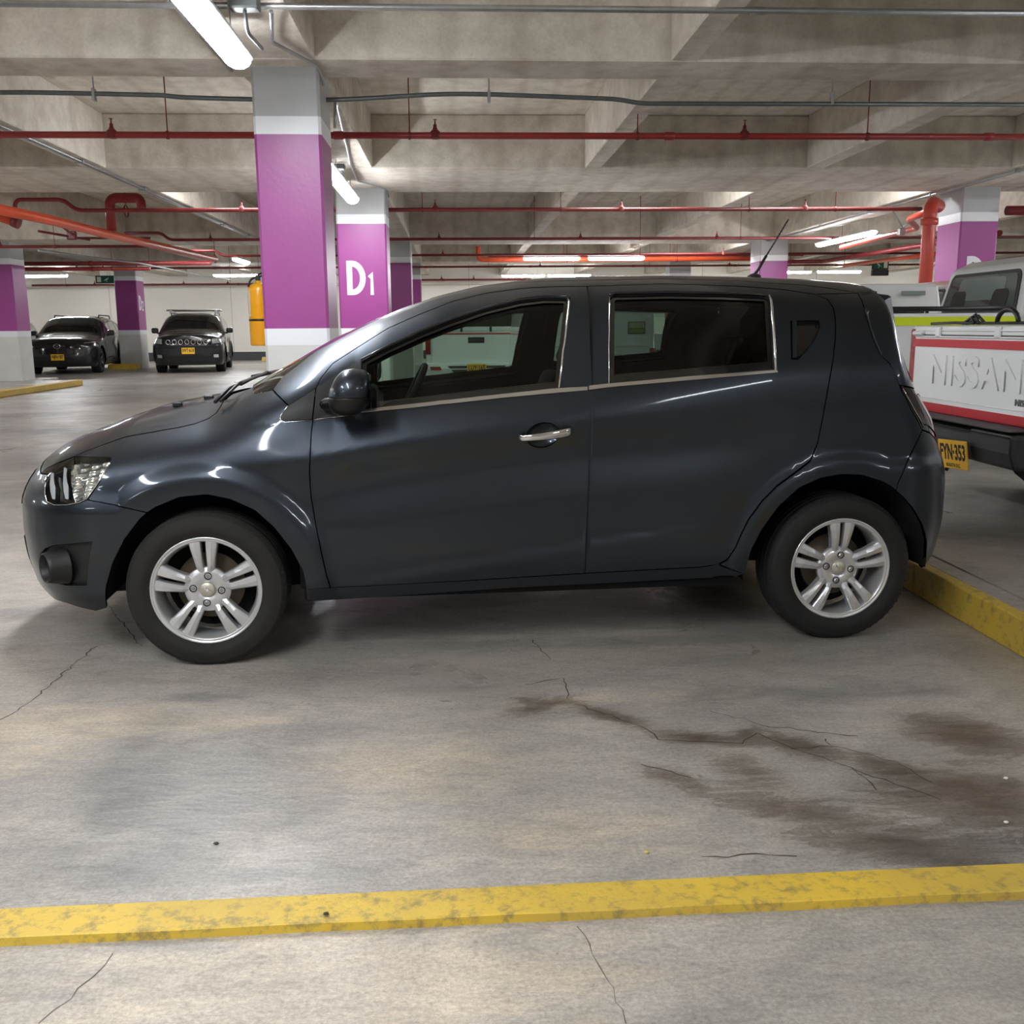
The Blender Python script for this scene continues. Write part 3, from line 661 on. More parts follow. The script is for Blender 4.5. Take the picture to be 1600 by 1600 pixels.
# ---------------------------------------------------------------- wheel
def wheel(parent, uvw, R=.302, Wd=.185, rim_r=.207, side=1, name='wheel', rot=0., m_rim=None, spokes=5, simple=False, tyre_m=None, cap=True):
    """wheel as a part group: an empty named wheel at the hub; axis +w; side=+1 near"""
    e = bpy.data.objects.new(name, None); C.objects.link(e); e.parent = parent; e.location = uvw; e.empty_display_size = .05
    e.rotation_euler = (math.pi/2, 0, 0) if side > 0 else (-math.pi/2, 0, 0)   # local z -> outwards
    h = Wd/2; b = bmesh.new()
    prof = [(rim_r-.004, -h+.01), (rim_r+.012, -h-.0), (R-.045, -h-.008), (R-.018, -h+.004), (R-.004, -h+.02)]
    gro = np.linspace(-h+.02, h-.02, 9)
    for i in range(8):
        prof += [(R, gro[i]+.002), (R, gro[i+1]-.006)] + ([(R-.007, gro[i+1]-.005), (R-.007, gro[i+1]+.001)] if i % 2 == 1 and i < 7 else [])
    prof += [(R-.004, h-.02), (R-.014, h-.006), (R-.02, h-.001), (R-.022, h-.0005), (R-.045, h+.008), (R-.062, h+.009), (rim_r+.022, h+.004), (rim_r+.012, h-.001), (rim_r-.002, h-.008)]
    lathe(b, prof, 24 if simple else 72)
    if not simple:   # shoulder blocks
        for k in range(60):
            a = 2*math.pi*k/60; Mx = Matrix.Rotation(a, 4, 'Z')
            box(b, R-.020, R-.0065, -.0045, .0045, h-.034, h-.012, 0, Mx)
    obj('tyre', b, tyre_m or M_RUBBER, e)
    m_rim = m_rim or M_ALLOY
    b = bmesh.new(); f = h-.004
    lathe(b, [(rim_r-.012, -h+.02), (rim_r-.022, -h+.05), (rim_r-.026, f-.045), (rim_r-.018, f-.016), (rim_r-.014, f-.006), (rim_r-.010, f-.003), (rim_r-.008, f-.006), (rim_r-.004, f), (rim_r+.002, f+.002), (rim_r+.004, f-.004), (rim_r, f-.012)], 24 if simple else 72)
    obj('rim', b, m_rim, e)
    b = bmesh.new(); ro = rim_r-.016
    for k in range(spokes):
        a = math.pi/2+2*math.pi*k/spokes+rot; Mx = Matrix.Rotation(a, 4, 'Z')
        for sgn in (-1, 1):
            st_ = [(.058, .0, .033, f-.030), (.078, .003, .033, f-.022), (.090, .0075, .035, f-.016), (.125, .0085, .041, f-.009), (.16, .009, .049, f-.007), (ro+.006, .0095, .056, f-.009)]
            if simple: st_ = [(.04, .0, .03, f-.02), (ro, .008, .04, f-.008)]
            k_ = rim_r/.207
            rows_ = []
            for r_, i_, o_, z_ in st_:
                r_ = r_*k_ if r_ < ro else r_
                mid = (i_*1.0+o_)/2
                rows_.append([b.verts.new(Mx @ Vector((r_, sgn*y_, z__))) for y_, z__ in ((i_, z_-.032), (i_, z_-.003), (i_+.003, z_), (mid, z_+.003), (o_-.004, z_-.001), (o_, z_-.006), (o_+.001, z_-.034))])
            for i in range(len(rows_)-1):
                for j in range(6):
                    q = (rows_[i][j], rows_[i+1][j], rows_[i+1][j+1], rows_[i][j+1]); fc = b.faces.new(q if sgn < 0 else q[::-1]); fc.smooth = False
    bmesh.ops.recalc_face_normals(b, faces=b.faces)
    obj('spokes', b, m_rim, e)
    b = bmesh.new(); k_ = rim_r/.207
    lathe(b, [(.034*k_, f-.052), (.087*k_, f-.052), (.089*k_, f-.034), (.085*k_, f-.026), (.062*k_, f-.023), (.034*k_, f-.022), (.031*k_, f-.026), (.0, f-.026)], 40)
    obj('hub', b, m_rim, e)
    if cap and not simple:
        b = bmesh.new(); lathe(b, [(.029, f-.026), (.029, f-.019), (.026, f-.016), (0, f-.014)], 32); cp_ = obj('hub_cap', b, mat('hub_cap_silver', (196, 192, 180), .4, metal=.6), e)
        b = bmesh.new()   # bow shaped emblem: a parallelogram bar crossed by a wider block
        box(b, -.019, .019, -.0035, .0035, f-.016, f-.0125, .001, Matrix.Rotation(math.radians(-35), 4, 'Z')); box(b, -.006, .006, -.007, .007, f-.016, f-.0120, .001, Matrix.Rotation(math.radians(-35), 4, 'Z'))
        obj('emblem', b, M_CHROME, e)
        for k in range(4):
            a = math.radians(83+90*k)+rot; c = (math.cos(a)*.053, math.sin(a)*.053)
            b = bmesh.new(); lathe(b, [(.014, f-.024), (.0145, f-.0195), (.0115, f-.0195), (.011, f-.032), (0, f-.032)], 20, Matrix.Translation((c[0], c[1], 0))); obj('bolt_recess', b, M_WELL, e)
            b = bmesh.new(); lathe(b, [(.0075, f-.032), (.0075, f-.020), (.005, f-.018), (0, f-.018)], 6, Matrix.Translation((c[0], c[1], 0)), False); obj('lug_nut', b, M_GALV, e)
    b = bmesh.new(); lathe(b, [(0, -.02), (.13*rim_r/.207, -.02), (.13*rim_r/.207, -.008), (.055, -.008), (.055, .03), (0, .03)], 40); obj('brake_disc', b, M_DISC, e)
    b = bmesh.new(); lathe(b, [(.0, -h+.03), (rim_r-.03, -h+.03)], 32); obj('brake_shield', b, M_WELL, e)
    return e
#%%HB
# ================================================================ the dark hatchback
TH = .052688; HO = np.array([-1.018707, 4.555899, 0]); HEX = np.array([math.cos(TH), math.sin(TH), 0]); HEW = np.array([math.sin(TH), -math.cos(TH), 0])
I = np.interp
NL, TL = 1.1, 1.1; UN, UT = -.30, 2.70; ZB0 = .15
def sstep(x, a, c): t = np.clip((x-a)/(c-a), 0, 1); return t*t*(3-2*t)
def soft(x, k): return np.where(x > 8*k, x, k*np.log1p(np.exp(np.clip(x/k, -30, 8.1))))
ZC_U = [-.3, -.15, -.04, .03, .10, .22, .456, .69, .924, 1.1, 1.335, 1.57, 1.87, 2.18, 2.487, 2.70]
ZC_Z = [.950, .978, .996, 1.008, 1.036, 1.105, 1.235, 1.340, 1.418, 1.459, 1.489, 1.500, 1.501, 1.497, 1.486, 1.469]
def smooth_tab(xs, ys, lo, hi, w=.05):
    g = np.linspace(lo, hi, 1200); v = I(g, xs, ys); n = int(w/((hi-lo)/1200)); k = np.hanning(2*n+3); k /= k.sum(); vp = np.concatenate([2*v[0]-v[1:n+2][::-1], v, 2*v[-1]-v[-n-2:-1][::-1]])
    return g, np.convolve(vp, k, 'valid')
ZCG = smooth_tab(ZC_U, ZC_Z, -.3, 2.7, .06)
AF = smooth_tab([.1, .18, .22, .29, .40, .5, .62, .68, .72, .76, .81, .85, .9, 1.0], [.38, .43, .46, .50, .525, .535, .53, .51, .485, .455, .40, .345, .32, .30], .1, 1.0, .03)
AR = smooth_tab([.1, .2, .25, .32, .47, .64, .74, .82, .9, .97, 1.03, 1.11, 1.22, 1.40, 1.5], [.30, .33, .37, .41, .445, .445, .42, .375, .34, .27, .215, .155, .11, .10, .10], .1, 1.5, .04)
BELT_U, BELT_Z = [-.5, .3, .586, 1.43, 2.2, 2.7], [1.12, 1.06, .965, 1.047, 1.103, 1.12]
def arch_bump(u, z, cu, cz=.30):
    r = np.hypot(u-cu, (z-cz)*1.0); up = sstep(z, .18, .30)
    return up*(.020*(1-sstep(r, .43, .50)))
def hatch_P(a, t):
    a = np.atleast_1d(a).astype(float); t = np.atleast_1d(t).astype(float)
    f1 = np.clip((UN-a)/NL, 0, 1)*math.pi/2; f2 = np.clip((a-UT)/TL, 0, 1)*math.pi/2
    def se(f, n): r = (np.abs(np.sin(f))**n+np.abs(np.cos(f))**n)**(-1/n); return r*np.sin(f), r*np.cos(f)
    s1, w1 = se(f1, 2.5); s2, w2 = se(f2, 2.8); wf = w1*w2; um = np.clip(a, UN, UT)
    W = I(um, [-.3, 0, .4, 1.0, 2.2, 2.5, 2.7], [.842, .856, .862, .864, .864, .862, .852])*wf
    zc = I(um, *ZCG)
    zc = np.where(a < UN, I(s1, [0, .25, .5, .7, .85, 1], [ZCG[1][0], .925, .895, .870, .845, .80]), zc)
    zc = np.where(a > UT, I(s2, [0, .5, 1], [ZCG[1][-1], 1.462, 1.445]), zc)
    H = .31; z1 = zc-H; n = I(um, [0, .6, 2.3, 2.7], [2.9, 3.5, 3.5, 3.6])
    th = np.clip(t-1, 0, 1)*math.pi/2; r = (np.abs(np.sin(th))**n+np.abs(np.cos(th))**n)**(-1/n)
    z = np.where(t <= 1, ZB0+(z1-ZB0)*t, z1+H*r*np.sin(th)); sw = np.where(t <= 1, 1., r*np.cos(th))
    belt = I(um, BELT_U, BELT_Z)
    tum = .36*soft(z-belt+.03, .025)
    tuck = .075*np.clip((.42-z)/.25, 0, 2)**2
    # shoulder crease falling towards the front, lower door crease
    zcr = I(um, [-.6, -.1, .415, .787, 1.178, 1.464, 2.2], [.74, .765, .802, .858, .904, .931, .98])
    amp = I(um, [-.3, 0., .5, 1.2, 1.7, 2.2], [0., .10, .40, .36, .18, .0])
    d = z-zcr; lean = amp*np.minimum(soft(d, .006), .14)
    sc_amp = I(um, [.25, .6, 1.9, 2.3], [0., 1., 1., 0.])
    scoop = sc_amp*(.020*np.exp(-((z-zcr+.14)/.10)**2))
    zl = I(um, [.45, .56, 1.95], [.295, .315, .50]); dl = z-zl; am2 = I(um, [.45, .75, 1.7, 2.05], [0, 1., .8, 0.])
    lip = am2*(.008*np.exp(-np.where(dl < 0, (dl/.10)**2, (dl/.03)**2)))
    lip = lip-am2*.006*np.exp(-((dl-.018)/.020)**2)
    side = np.where(t < 1.9, 1, 1)*sstep(1.1-z, 0, .15)
    w = (W-tum*wf)*sw+(-tuck-lean-scoop+lip)*wf*sw+arch_bump(um, z, 0.)*wf*side*np.where(a < UN, 1, 1)+arch_bump(um, z, 2.525)*wf*side
    af = I(z, *AF); ar = I(z, *AR)
    u = um-af*s1+ar*s2
    return np.stack([u, w, z], 1)
HS = Surf(hatch_P, HO, HEX, HEW, (UN-NL, UT+TL), (0., 2.), .6)
def tz(a, z):
    """domain t for a height z (below the rounding)"""
    lo, hi = 0., 2.
    for _ in range(40):
        m = (lo+hi)/2
        if hatch_P(a, m)[0, 2] < z: lo = m
        else: hi = m
    return lo
def D(a, z): return ('d', a, tz(a, z))
AE, RE = UN-NL, UT+TL
hb = thing('hatchback_car', 'dark graphite blue five door hatchback parked side on in the middle of the photo', 'car', tuple(HO), TH)
# car frame: x = u, -y = w (near side), so give local() results in that frame
def settle(S, O, ex, ew):
    S.ex = np.array([1., 0, 0]); S.ew = np.array([0, -1., 0])
    def _world(a, t, off=0.): L_ = S.local(a, t, off); return O+L_[:, :1]*ex+L_[:, 1:2]*ew+L_[:, 2:3]*np.array([0, 0, 1.])
    S.world = _world
settle(HS, HO, HEX, HEW)
T = lambda pts, st=.03: HS.trace(pts, st)
def closed(*parts):
    q = []
    for p in parts:
        for v in p:
            if not q or math.hypot(q[-1][0]-v[0], q[-1][1]-v[1]) > 2e-3: q.append(tuple(v))
    while math.hypot(q[0][0]-q[-1][0], q[0][1]-q[-1][1]) < 2e-3: q.pop()
    return q
def seg(*pts): return HS.trace(list(pts), .03)
doorF_top = seg((489, 655), (490, 641), (494.5, 606), (500, 592.5), (520, 568), (561.5, 541), (606, 513), (658, 490), (709, 470.5), (761, 458), (812.5, 451), (864, 448), (917.5, 447.5))
shutF = seg((489, 655), (486.5, 675), (484.5, 715), (483.5, 739), (486, 775), (493.5, 820), (502.5, 865), (510, 898), (516.6, 919))
doorF_bot = seg((516.6, 919), (720, 908.5), (913.5, 896.5))
shutM = seg((913.5, 896.5), (912, 850), (914.5, 730), (917.5, 670), (919, 606), (917.5, 447.5))
doorR_top = seg((917.5, 447.5), (1037.5, 443.5), (1150, 447), (1225, 452.5), (1274, 460))
shutR = seg((1274, 460), (1292.5, 467.5), (1302, 480.6), (1305, 497.5), (1305, 531), (1302, 561), (1292.5, 614), (1285, 655), (1277.5, 692.5), (1266, 720), (1242, 739), (1215, 758.5), (1191, 782.5), (1170, 811), (1158, 835), (1149, 856), (1137, 874), (1122, 882.4), (1095, 886.6))
doorR_bot = seg((1095, 886.6), (913.5, 896.5))
hood_line = seg((116, 713), (134, 705), (158, 696), (182.5, 687), (210, 680), (245, 674), (281, 667.5), (305, 662), (326, 654), (338, 645), (345, 635), (350, 625))
ws_low = seg((350, 625), (370, 622), (388, 617), (426, 609))
sailF = seg((426, 609), (451, 634), (439.5, 648), (438, 654), (445.5, 658.5), (489, 655))
archF = seg((167, 950), (166, 917), (176, 880), (195, 842), (217.5, 812.5), (229.6, 801))
archF2 = seg((229.6, 801), (244, 792), (281, 777), (322.5, 773), (360, 780.6), (397.5, 797.5), (427.5, 824), (454, 857.5), (472.5, 891), (480, 921))
seamB = seg((229.6, 801), (179, 789), (137, 781))
lampR = seg((137, 781), (155, 754), (171, 724.5), (173.5, 715.6), (147, 714.5), (116, 713))
fender = closed(hood_line, ws_low, sailF, shutF, seg((516.6, 919), (480, 921)), archF2[::-1], seamB, lampR)
lamp_low = seg((137, 781), (124, 786), (104.5, 790), (85, 790), (73, 785), (69.5, 773), (70.5, 754), (74.4, 741), (64, 741))
lamp_top = seg((116, 713), (93, 722), (73.6, 731), (64, 739), (64, 741))
bump_bot = seg((167, 950), (150, 955), (124, 949), (85, 936), (66, 917), D(AE+.35, .21), D(AE, .20))
bumperF = closed(seamB[::-1], archF[::-1], bump_bot, seg(D(AE, .20), D(AE, .765)), seg(D(AE, .765), D(AE+.30, .765), (64, 741)), lamp_low[::-1])
BZ = seg((62.6, 866), (71, 857), (86, 852), (143.7, 847), (139.6, 866), (136, 889), (135, 914), (102.5, 914), (86, 910), (72, 900), (63, 889), (62.6, 866))[:-1]
hoodp = closed(hood_line, seg((350, 625), ('d', .0, 2.)), seg(('d', .0, 2.), ('d', AE+.001, 2.)), seg(D(AE+.001, .79), D(AE+.3, .775), (64, 741)), lamp_top[::-1])
ditch = seg((671.5, 467), (700, 458), (740, 449), (800, 442), (860, 439), (920, 438), (1037, 435.5), (1150, 438.5), (1250, 445), (1300, 451), (1340, 458))
ws_side = seg((426, 609), (440, 590), (493, 549), (572, 507.5), (637, 478), (671.5, 467))
wsp = closed(ws_side, seg((671.5, 467), ('d', .90, 2.)), seg(('d', .90, 2.), ('d', .09, 2.)), seg(('d', .09, 2.), (395, 616), (426, 609)))
cowl = closed(seg((350, 625), (370, 622), (388, 617), (395, 616)), seg((395, 616), ('d', .09, 2.)), seg(('d', .09, 2.), ('d', .0, 2.)), seg(('d', .0, 2.), (350, 625)))
hatchE = seg((1340, 458), (1352, 490), (1364, 530), (1374, 552), (1390, 568), (1405, 602))
roofp = closed(ditch, seg((1340, 458), ('d', RE-.25, 1.75), ('d', RE-.001, 1.8)), seg(('d', RE-.001, 1.8), ('d', RE-.001, 2.), ('d', .90, 2.)), seg(('d', .90, 2.), (671.5, 467)))
frame_ = closed(ws_side, ditch[:], seg((1340, 458), (1310, 463), (1274, 460)), doorR_top[::-1], doorF_top[::-1], seg((489, 655), (494.5, 606), (451, 634), (426, 609)))
frame_ = closed(ws_side, ditch, seg((1340, 458), (1274, 460)), doorR_top[::-1], [p for p in doorF_top[::-1] if p[1] >= HS.hit(495, 603)[1]*HS.sc or p[0] > .6], seg((494.5, 606), (451, 634), (426, 609)))
archR = seg((1163, 898), (1174, 860), (1190.5, 828), (1216.5, 792), (1249, 763), (1281.5, 748), (1314, 742), (1346.5, 743), (1379, 753), (1400, 767))
archR2 = seg((1400, 767), (1412, 778), (1426, 794), (1441, 820), (1448, 847.5), (1446, 888))
seamR = seg((1400, 767), (1404, 752), (1415, 727), (1441, 672))
lampF = seg((1441, 672), (1425, 642), (1405, 602))
quarter = closed(shutR[:-1], seg((1122, 882.4), (1163, 898)), archR, seamR, lampF, hatchE[::-1], seg((1340, 458), (1274, 460)))
la, lz1, lz2 = UT+.62, .955, .78
taill = closed(lampF, seg((1405, 602), (1436, 603), D(la, .975)), seg(D(la, .975), D(la, .76)), seg(D(la, .76), (1452, 676), (1441, 672)))
hatchp = closed(hatchE, seg((1405, 602), (1436, 603), D(la, .975)), seg(D(la, .975), D(la, .76)), seg(D(la, .76), D(RE-.001, .68)), seg(D(RE-.001, .68), ('d', RE-.001, 1.8)), seg(('d', RE-.001, 1.8), ('d', RE-.25, 1.75), (1340, 458)))
bumperR = closed(seamR, seg((1441, 672), (1452, 676), D(la, .76)), seg(D(la, .76), D(RE-.001, .68)), seg(D(RE-.001, .68), D(RE-.001, .24)), seg(D(RE-.001, .24), D(UT+.5, .245), (1446, 888)), archR2[::-1])
silln = closed(seg((480, 921), (516.6, 919), (720, 908.5), (913.5, 896.5), (1095, 886.6), (1122, 882.4), (1163, 898), (1150, 903), (1000, 911), (800, 921), (640, 932), (484, 942)))
winF = closed(seg((566, 640), (640, 631.5), (800, 614), (872.7, 606.5), (881, 537.5), (887.5, 472), (884, 466), (850, 465.5), (812, 470), (761, 482.5), (709, 500), (658, 520), (606, 544), (566, 565), (566, 640)))
winR = closed(seg((954, 596), (1080, 586), (1207, 575), (1204, 520), (1201, 468), (1196, 463), (1127, 460), (1040, 458.5), (960, 460.5), (954, 465), (954, 596)))
beltF = closed(seg((560, 646), (640, 638), (800, 620.5), (918, 610), (918, 604.5), (872.7, 607), (800, 614.5), (640, 632), (560, 641)))
beltR = closed(seg((920, 609.5), (955, 605), (1080, 594), (1215, 582), (1214, 578), (1080, 588), (953, 599.5), (920, 603)))
doorF = closed(shutF, doorF_bot, shutM, doorF_top[::-1])
doorR = closed(shutM[::-1], doorR_top, shutR, doorR_bot)
sail = closed(seg((489, 655), (494.5, 606), (564, 562), (566, 640), (560, 646)))
sailb = closed(seg((451, 634), (439.5, 648), (438, 654), (445.5, 658.5), (487.5, 655.2), (493, 607)))
hc = HS.hit(848, 680); hcx, hcy = hc[0], hc[1]*HS.sc
bowl = [(hcx+.063*math.cos(q), hcy+.027*math.sin(q)) for q in np.linspace(0, 2*math.pi, 33)[:-1]]
def bowl_off(a, t): r2 = ((a-hcx)/.063)**2+((t*HS.sc-hcy)/.027)**2; return -.024*np.clip(1-r2, 0, 1)**.7-.001
rc = closed(seg((1236, 502), (1279, 501), (1281, 508), (1273, 530), (1262, 545), (1247, 561), (1237, 560)))
FB = -1
for mi in (False, True):
    sgn = -1 if mi else 1
    patch(HS, 'fender', fender, M_PAINT, hb, mirror=mi, step=.0125)
    dF = patch(HS, 'front_door', doorF, M_PAINT, hb, mirror=mi, step=.014, holes=[winF, bowl])
    dR = patch(HS, 'rear_door', doorR, M_PAINT, hb, mirror=mi, step=.014, holes=[winR, rc])
    patch(HS, 'rear_quarter_panel', quarter, M_PAINT, hb, mirror=mi, step=.0125)
    patch(HS, 'roof_side_frame', frame_, M_PAINT, hb, mirror=mi, step=.02)
    patch(HS, 'side_sill', silln, M_PAINT, hb, mirror=mi, step=.02, off=-.006)
    for nm, pl, off_ in (('door_inner', doorF, winF), ('door_inner', doorR, winR)):
        patch(HS, nm, pl, M_INNER, hb, off=-.045, mirror=mi, step=.05, holes=[inset(off_, .006)], edge=0, gap=.004)
    for pl, win, dr, mg, nm in ((doorF, winF, dF, M_GLASSF, 'front'), (doorR, winR, dR, M_GLASSR, 'rear')):
        patch(HS, 'window_glass', win, mg, dr, off=-.012, mirror=mi, step=.06, edge=0, gap=0)
        # black frame strip round the opening
        fr_o, fr_i = inset(win, -.001), inset(win, .016)
        patch(HS, 'window_seal', fr_o, M_GLOSSB, dr, off=-.0085, mirror=mi, step=.03, holes=[fr_i], edge=.004, gap=0)
        # reveal of the door thickness
        q = np.array(inset(win, -.002)); X0_ = HS.dirw(HS.local(q[:, 0], q[:, 1]/HS.sc, -.004, sgn)); X1_ = HS.dirw(HS.local(q[:, 0], q[:, 1]/HS.sc, -.055, sgn))
        b = bmesh.new(); v0 = [b.verts.new(p) for p in X0_]; v1 = [b.verts.new(p) for p in X1_]
        for i in range(len(v0)): b.faces.new((v0[i], v0[(i+1) % len(v0)], v1[(i+1) % len(v0)], v1[i]))
        obj('window_reveal', b, M_WELL, dr)
    patch(HS, 'belt_trim', beltF, M_SATIN, dF, off=.003, mirror=mi, edge=.005, gap=0, step=.03)
    patch(HS, 'belt_trim', beltR, M_SATIN, dR, off=.003, mirror=mi, edge=.005, gap=0, step=.03)
    patch(HS, 'mirror_base', sail, M_TRIM, dF, off=.003, mirror=mi, edge=.008, gap=.001)
    patch(HS, 'pillar_trim', sailb, M_TRIM, hb, off=.002, mirror=mi, edge=.008, gap=.001)
    strip_tube(HS, 'chrome_line', [(451, 634), (439.5, 648.5), (438, 655), (445.5, 660), (488, 657)], M_SATIN, hb, .0018, .003, mirror=mi)
    strip_tube(HS, 'chrome_line', [(491, 656.5), (560, 647.5)], M_SATIN, dF, .0018, .003, mirror=mi)
    strip_tube(HS, 'chrome_trim', [(873.5, 606), (882, 537), (889.5, 473), (888, 468)], M_SATIN, dF, .0045, .001, mirror=mi)
    strip_tube(HS, 'chrome_trim', [(1212, 580), (1209, 520), (1205, 470), (1202, 463)], M_SATIN, dR, .006, .001, mirror=mi)
    strip_tube(HS, 'chrome_trim', [(951.5, 600), (951.5, 530), (952.5, 465)], M_SATIN, dR, .003, .001, mirror=mi)
    strip_tube(HS, 'window_lip', [(890, 466), (884, 462.5), (850, 462), (812, 466.5), (761, 479), (709, 496.5), (658, 516.5), (606, 540.5), (564, 562)], M_GLOSSB, dF, .005, .000, mirror=mi)
    strip_tube(HS, 'window_lip', [(1203, 461), (1127, 457), (1040, 455.5), (960, 457.5), (952, 461)], M_GLOSSB, dR, .005, .000, mirror=mi)
    patch(HS, 'handle_bowl', bowl, M_PAINT, dF, off=bowl_off, mirror=mi, step=.008, edge=0, gap=0)
    # chrome pull handle
    for dr, p0, p1 in ((dF, (809, 683), (893, 672)),):
        q = np.array(HS.trace([p0, p1], .02)); n_ = len(q); b = bmesh.new(); R_ = []
        X = HS.local(q[:, 0], q[:, 1]/HS.sc, 0.); Xd = X[-1]-X[0]; Xd /= np.linalg.norm(Xd); nrm = HS.normal(q[n_//2:n_//2+1, 0], q[n_//2:n_//2+1, 1]/HS.sc)[0]; upv = np.cross(Xd, nrm)
        if upv[2] < 0: upv = -upv
        N_ = 18
        for i in range(N_+1):
            k = i/N_; c = X[0]+(X[-1]-X[0])*k; bow = .012+.026*math.sin(math.pi*k)**.6; hh = 1.3*(.0125 if k > .78 else .009+.0045*k)*(.75 if i in (0, N_) else 1); th_ = .008 if 0 < i < N_ else .004
            ring = []
            for j in range(10):
                an = 2*math.pi*j/10; ca, sa = math.cos(an), math.sin(an)
                sx_ = math.copysign(abs(ca)**.6, ca)*th_; sy_ = math.copysign(abs(sa)**.6, sa)*hh
                p = c+nrm*(bow+sx_)+upv*sy_; ring.append(b.verts.new((p[0], -p[1]*sgn, p[2])))
            R_.append(ring)
        for i in range(N_):
            for j in range(10): f_ = b.faces.new((R_[i][j], R_[i][(j+1) % 10], R_[i+1][(j+1) % 10], R_[i+1][j])); f_.smooth = True
        b.faces.new(R_[0]); b.faces.new(R_[-1])
        for k, l_ in ((0.06, .02), (.93, .02)):
            c = X[0]+(X[-1]-X[0])*k; pp = [c-nrm*.004, c+nrm*.02]; tube(b, [(p[0], -p[1]*sgn, p[2]) for p in pp], .009, 8)
        bmesh.ops.recalc_face_normals(b, faces=b.faces)
        obj('door_handle', b, M_CHROME, dr)['label'] = 'chrome door handle'
    # hidden rear door handle: recess in the rear pillar and an upright lever
    rca, rct = np.array(rc).mean(0)
    patch(HS, 'handle_recess', rc, M_GLOSSB, dR, off=-.02, mirror=mi, step=.02, edge=-.019, gap=0)
    patch(HS, 'door_handle', closed(seg((1237, 500), (1245, 500.5), (1245.5, 559), (1238, 560))), M_PAINT, dR, off=.001, mirror=mi, edge=.015, gap=.001)
    # lights
    M_BULB = mat('reflector', (222, 222, 218), .12, metal=.9)
    hl = patch(HS, 'headlamp', closed(lampR[::-1][::-1], lamp_low, lamp_top[::-1]), M_GLOSSB, hb, off=-.022, mirror=mi, edge=-.020, gap=.001)
    refl = closed(seg((107, 721), (168.5, 719), (152, 752), (133, 776), (113, 783), (108, 765), (106, 740)))
    def rip(a, t): return -.012-.004*np.abs(np.sin(a*46))-.004*np.abs(np.sin(t*70))
    patch(HS, 'reflector', refl, M_BULB, hl, off=rip, mirror=mi, edge=.008, gap=0, step=.006)
    for cx_ in (77, 98):
        y0_ = 735 if cx_ == 77 else 727
        patch(HS, 'chrome_crescent', closed(seg((cx_-1, y0_), (cx_+4, y0_+2), (cx_+6, 760), (cx_+6, 779), (cx_+1, 778), (cx_-3, 755))), mat('crescent_silver', (210, 212, 214), .3, metal=.3), hl, off=-.010, mirror=mi, edge=.01, gap=0, step=.01)
    patch(HS, 'lamp_lens', closed(lampR, lamp_low, lamp_top[::-1]), M_LENS, hl, off=-.001, mirror=mi, edge=0, gap=.003, step=.04)
    strip_tube(HS, 'chrome_rim', [(71.5, 753), (70.5, 773), (73.5, 784), (85, 789), (104.5, 789), (124, 785), (136, 779), (155, 752), (170.5, 723)], M_SATIN, hl, .0016, .001, mirror=mi)
    tl = patch(HS, 'tail_lamp', taill, M_GLOSSB, hb, off=.001, mirror=mi, edge=.012, gap=.002)
    patch(HS, 'tail_lamp_lens', inset(taill, .016), mat('smoked_red_lens', (38, 22, 24), .08, coat=1.), tl, off=.005, mirror=mi, edge=.006, gap=0)
    strip_tube(HS, 'chrome_rim', [(1410, 607), (1428, 641), (1443, 668)], M_SATIN, tl, .0018, .004, mirror=mi)
    # wheel arch liners
    for cu, r_, Rr in ((0., .40, .0), (2.525, .395, 0)):
        b = bmesh.new(); y0_, y1_ = (-.80, -.40) if sgn > 0 else (.80, .40)
        A_ = np.linspace(-.05, math.pi+.12, 25); o_ = [b.verts.new((cu+r_*math.cos(q), y0_, .30+r_*math.sin(q))) for q in A_]; i_ = [b.verts.new((cu+r_*math.cos(q), y1_, .30+r_*math.sin(q))) for q in A_]
        for k in range(24): b.faces.new((o_[k], o_[k+1], i_[k+1], i_[k]))
        b.faces.new(i_)
        obj('wheel_arch_liner', b, M_WELL, hb)
# fog lamp bezel and ring on the bumper
patch(HS, 'hood', hoodp, M_PAINT, hb, both=True, step=.025)
patch(HS, 'front_bumper', bumperF, M_PAINT, hb, both=True, step=.014, holes=[BZ])
for mi in (False, True): patch(HS, 'fog_lamp_bezel', BZ, M_TRIM, hb, off=-.016, mirror=mi, step=.02, edge=-.014, gap=0)
for sgn in (1, -1):
    h_ = HS.hit(84, 884); c_ = HS.local(*[np.array([v]) for v in h_], 0., sgn)[0]; c_ = np.array([c_[0], -c_[1], c_[2]])
    ax = Vector((-.80, -.60*sgn, 0)).normalized(); zq = Vector((0, 0, 1)); xq = zq.cross(ax).normalized()
    Mx = Matrix(((xq.x, zq.x, ax.x, c_[0]+.015), (xq.y, zq.y, ax.y, c_[1]-.012*sgn), (xq.z, zq.z, ax.z, c_[2]), (0, 0, 0, 1)))
    b = bmesh.new(); lathe(b, [(.074, -.03), (.066, .0), (.060, .03), (.058, .044), (.054, .047), (.050, .043), (.047, .0), (.046, -.01), (0, -.01)], 36, Mx); obj('fog_lamp_ring', b, M_TRIM, hb)
    b = bmesh.new(); lathe(b, [(.045, -.008), (.03, .004), (0, .008)], 24, Mx); obj('fog_lamp', b, mat('fog_glass', (70, 70, 68), .1, coat=1.), hb)
ga = AE
patch(HS, 'grille', closed(seg(D(AE, .60), D(AE+.42, .60)), seg(D(AE+.42, .60), D(AE+.40, .72)), seg(D(AE+.40, .72), D(AE, .72))), M_GLOSSB, hb, off=.004, both=True, gap=0)
patch(HS, 'grille', closed(seg(D(AE, .28), D(AE+.40, .28)), seg(D(AE+.40, .28), D(AE+.45, .47)), seg(D(AE+.45, .47), D(AE, .49))), M_TRIM, hb, off=.004, both=True, gap=0)
patch(HS, 'cowl', cowl, M_TRIM, hb, both=True, off=-.01, edge=0, gap=0)
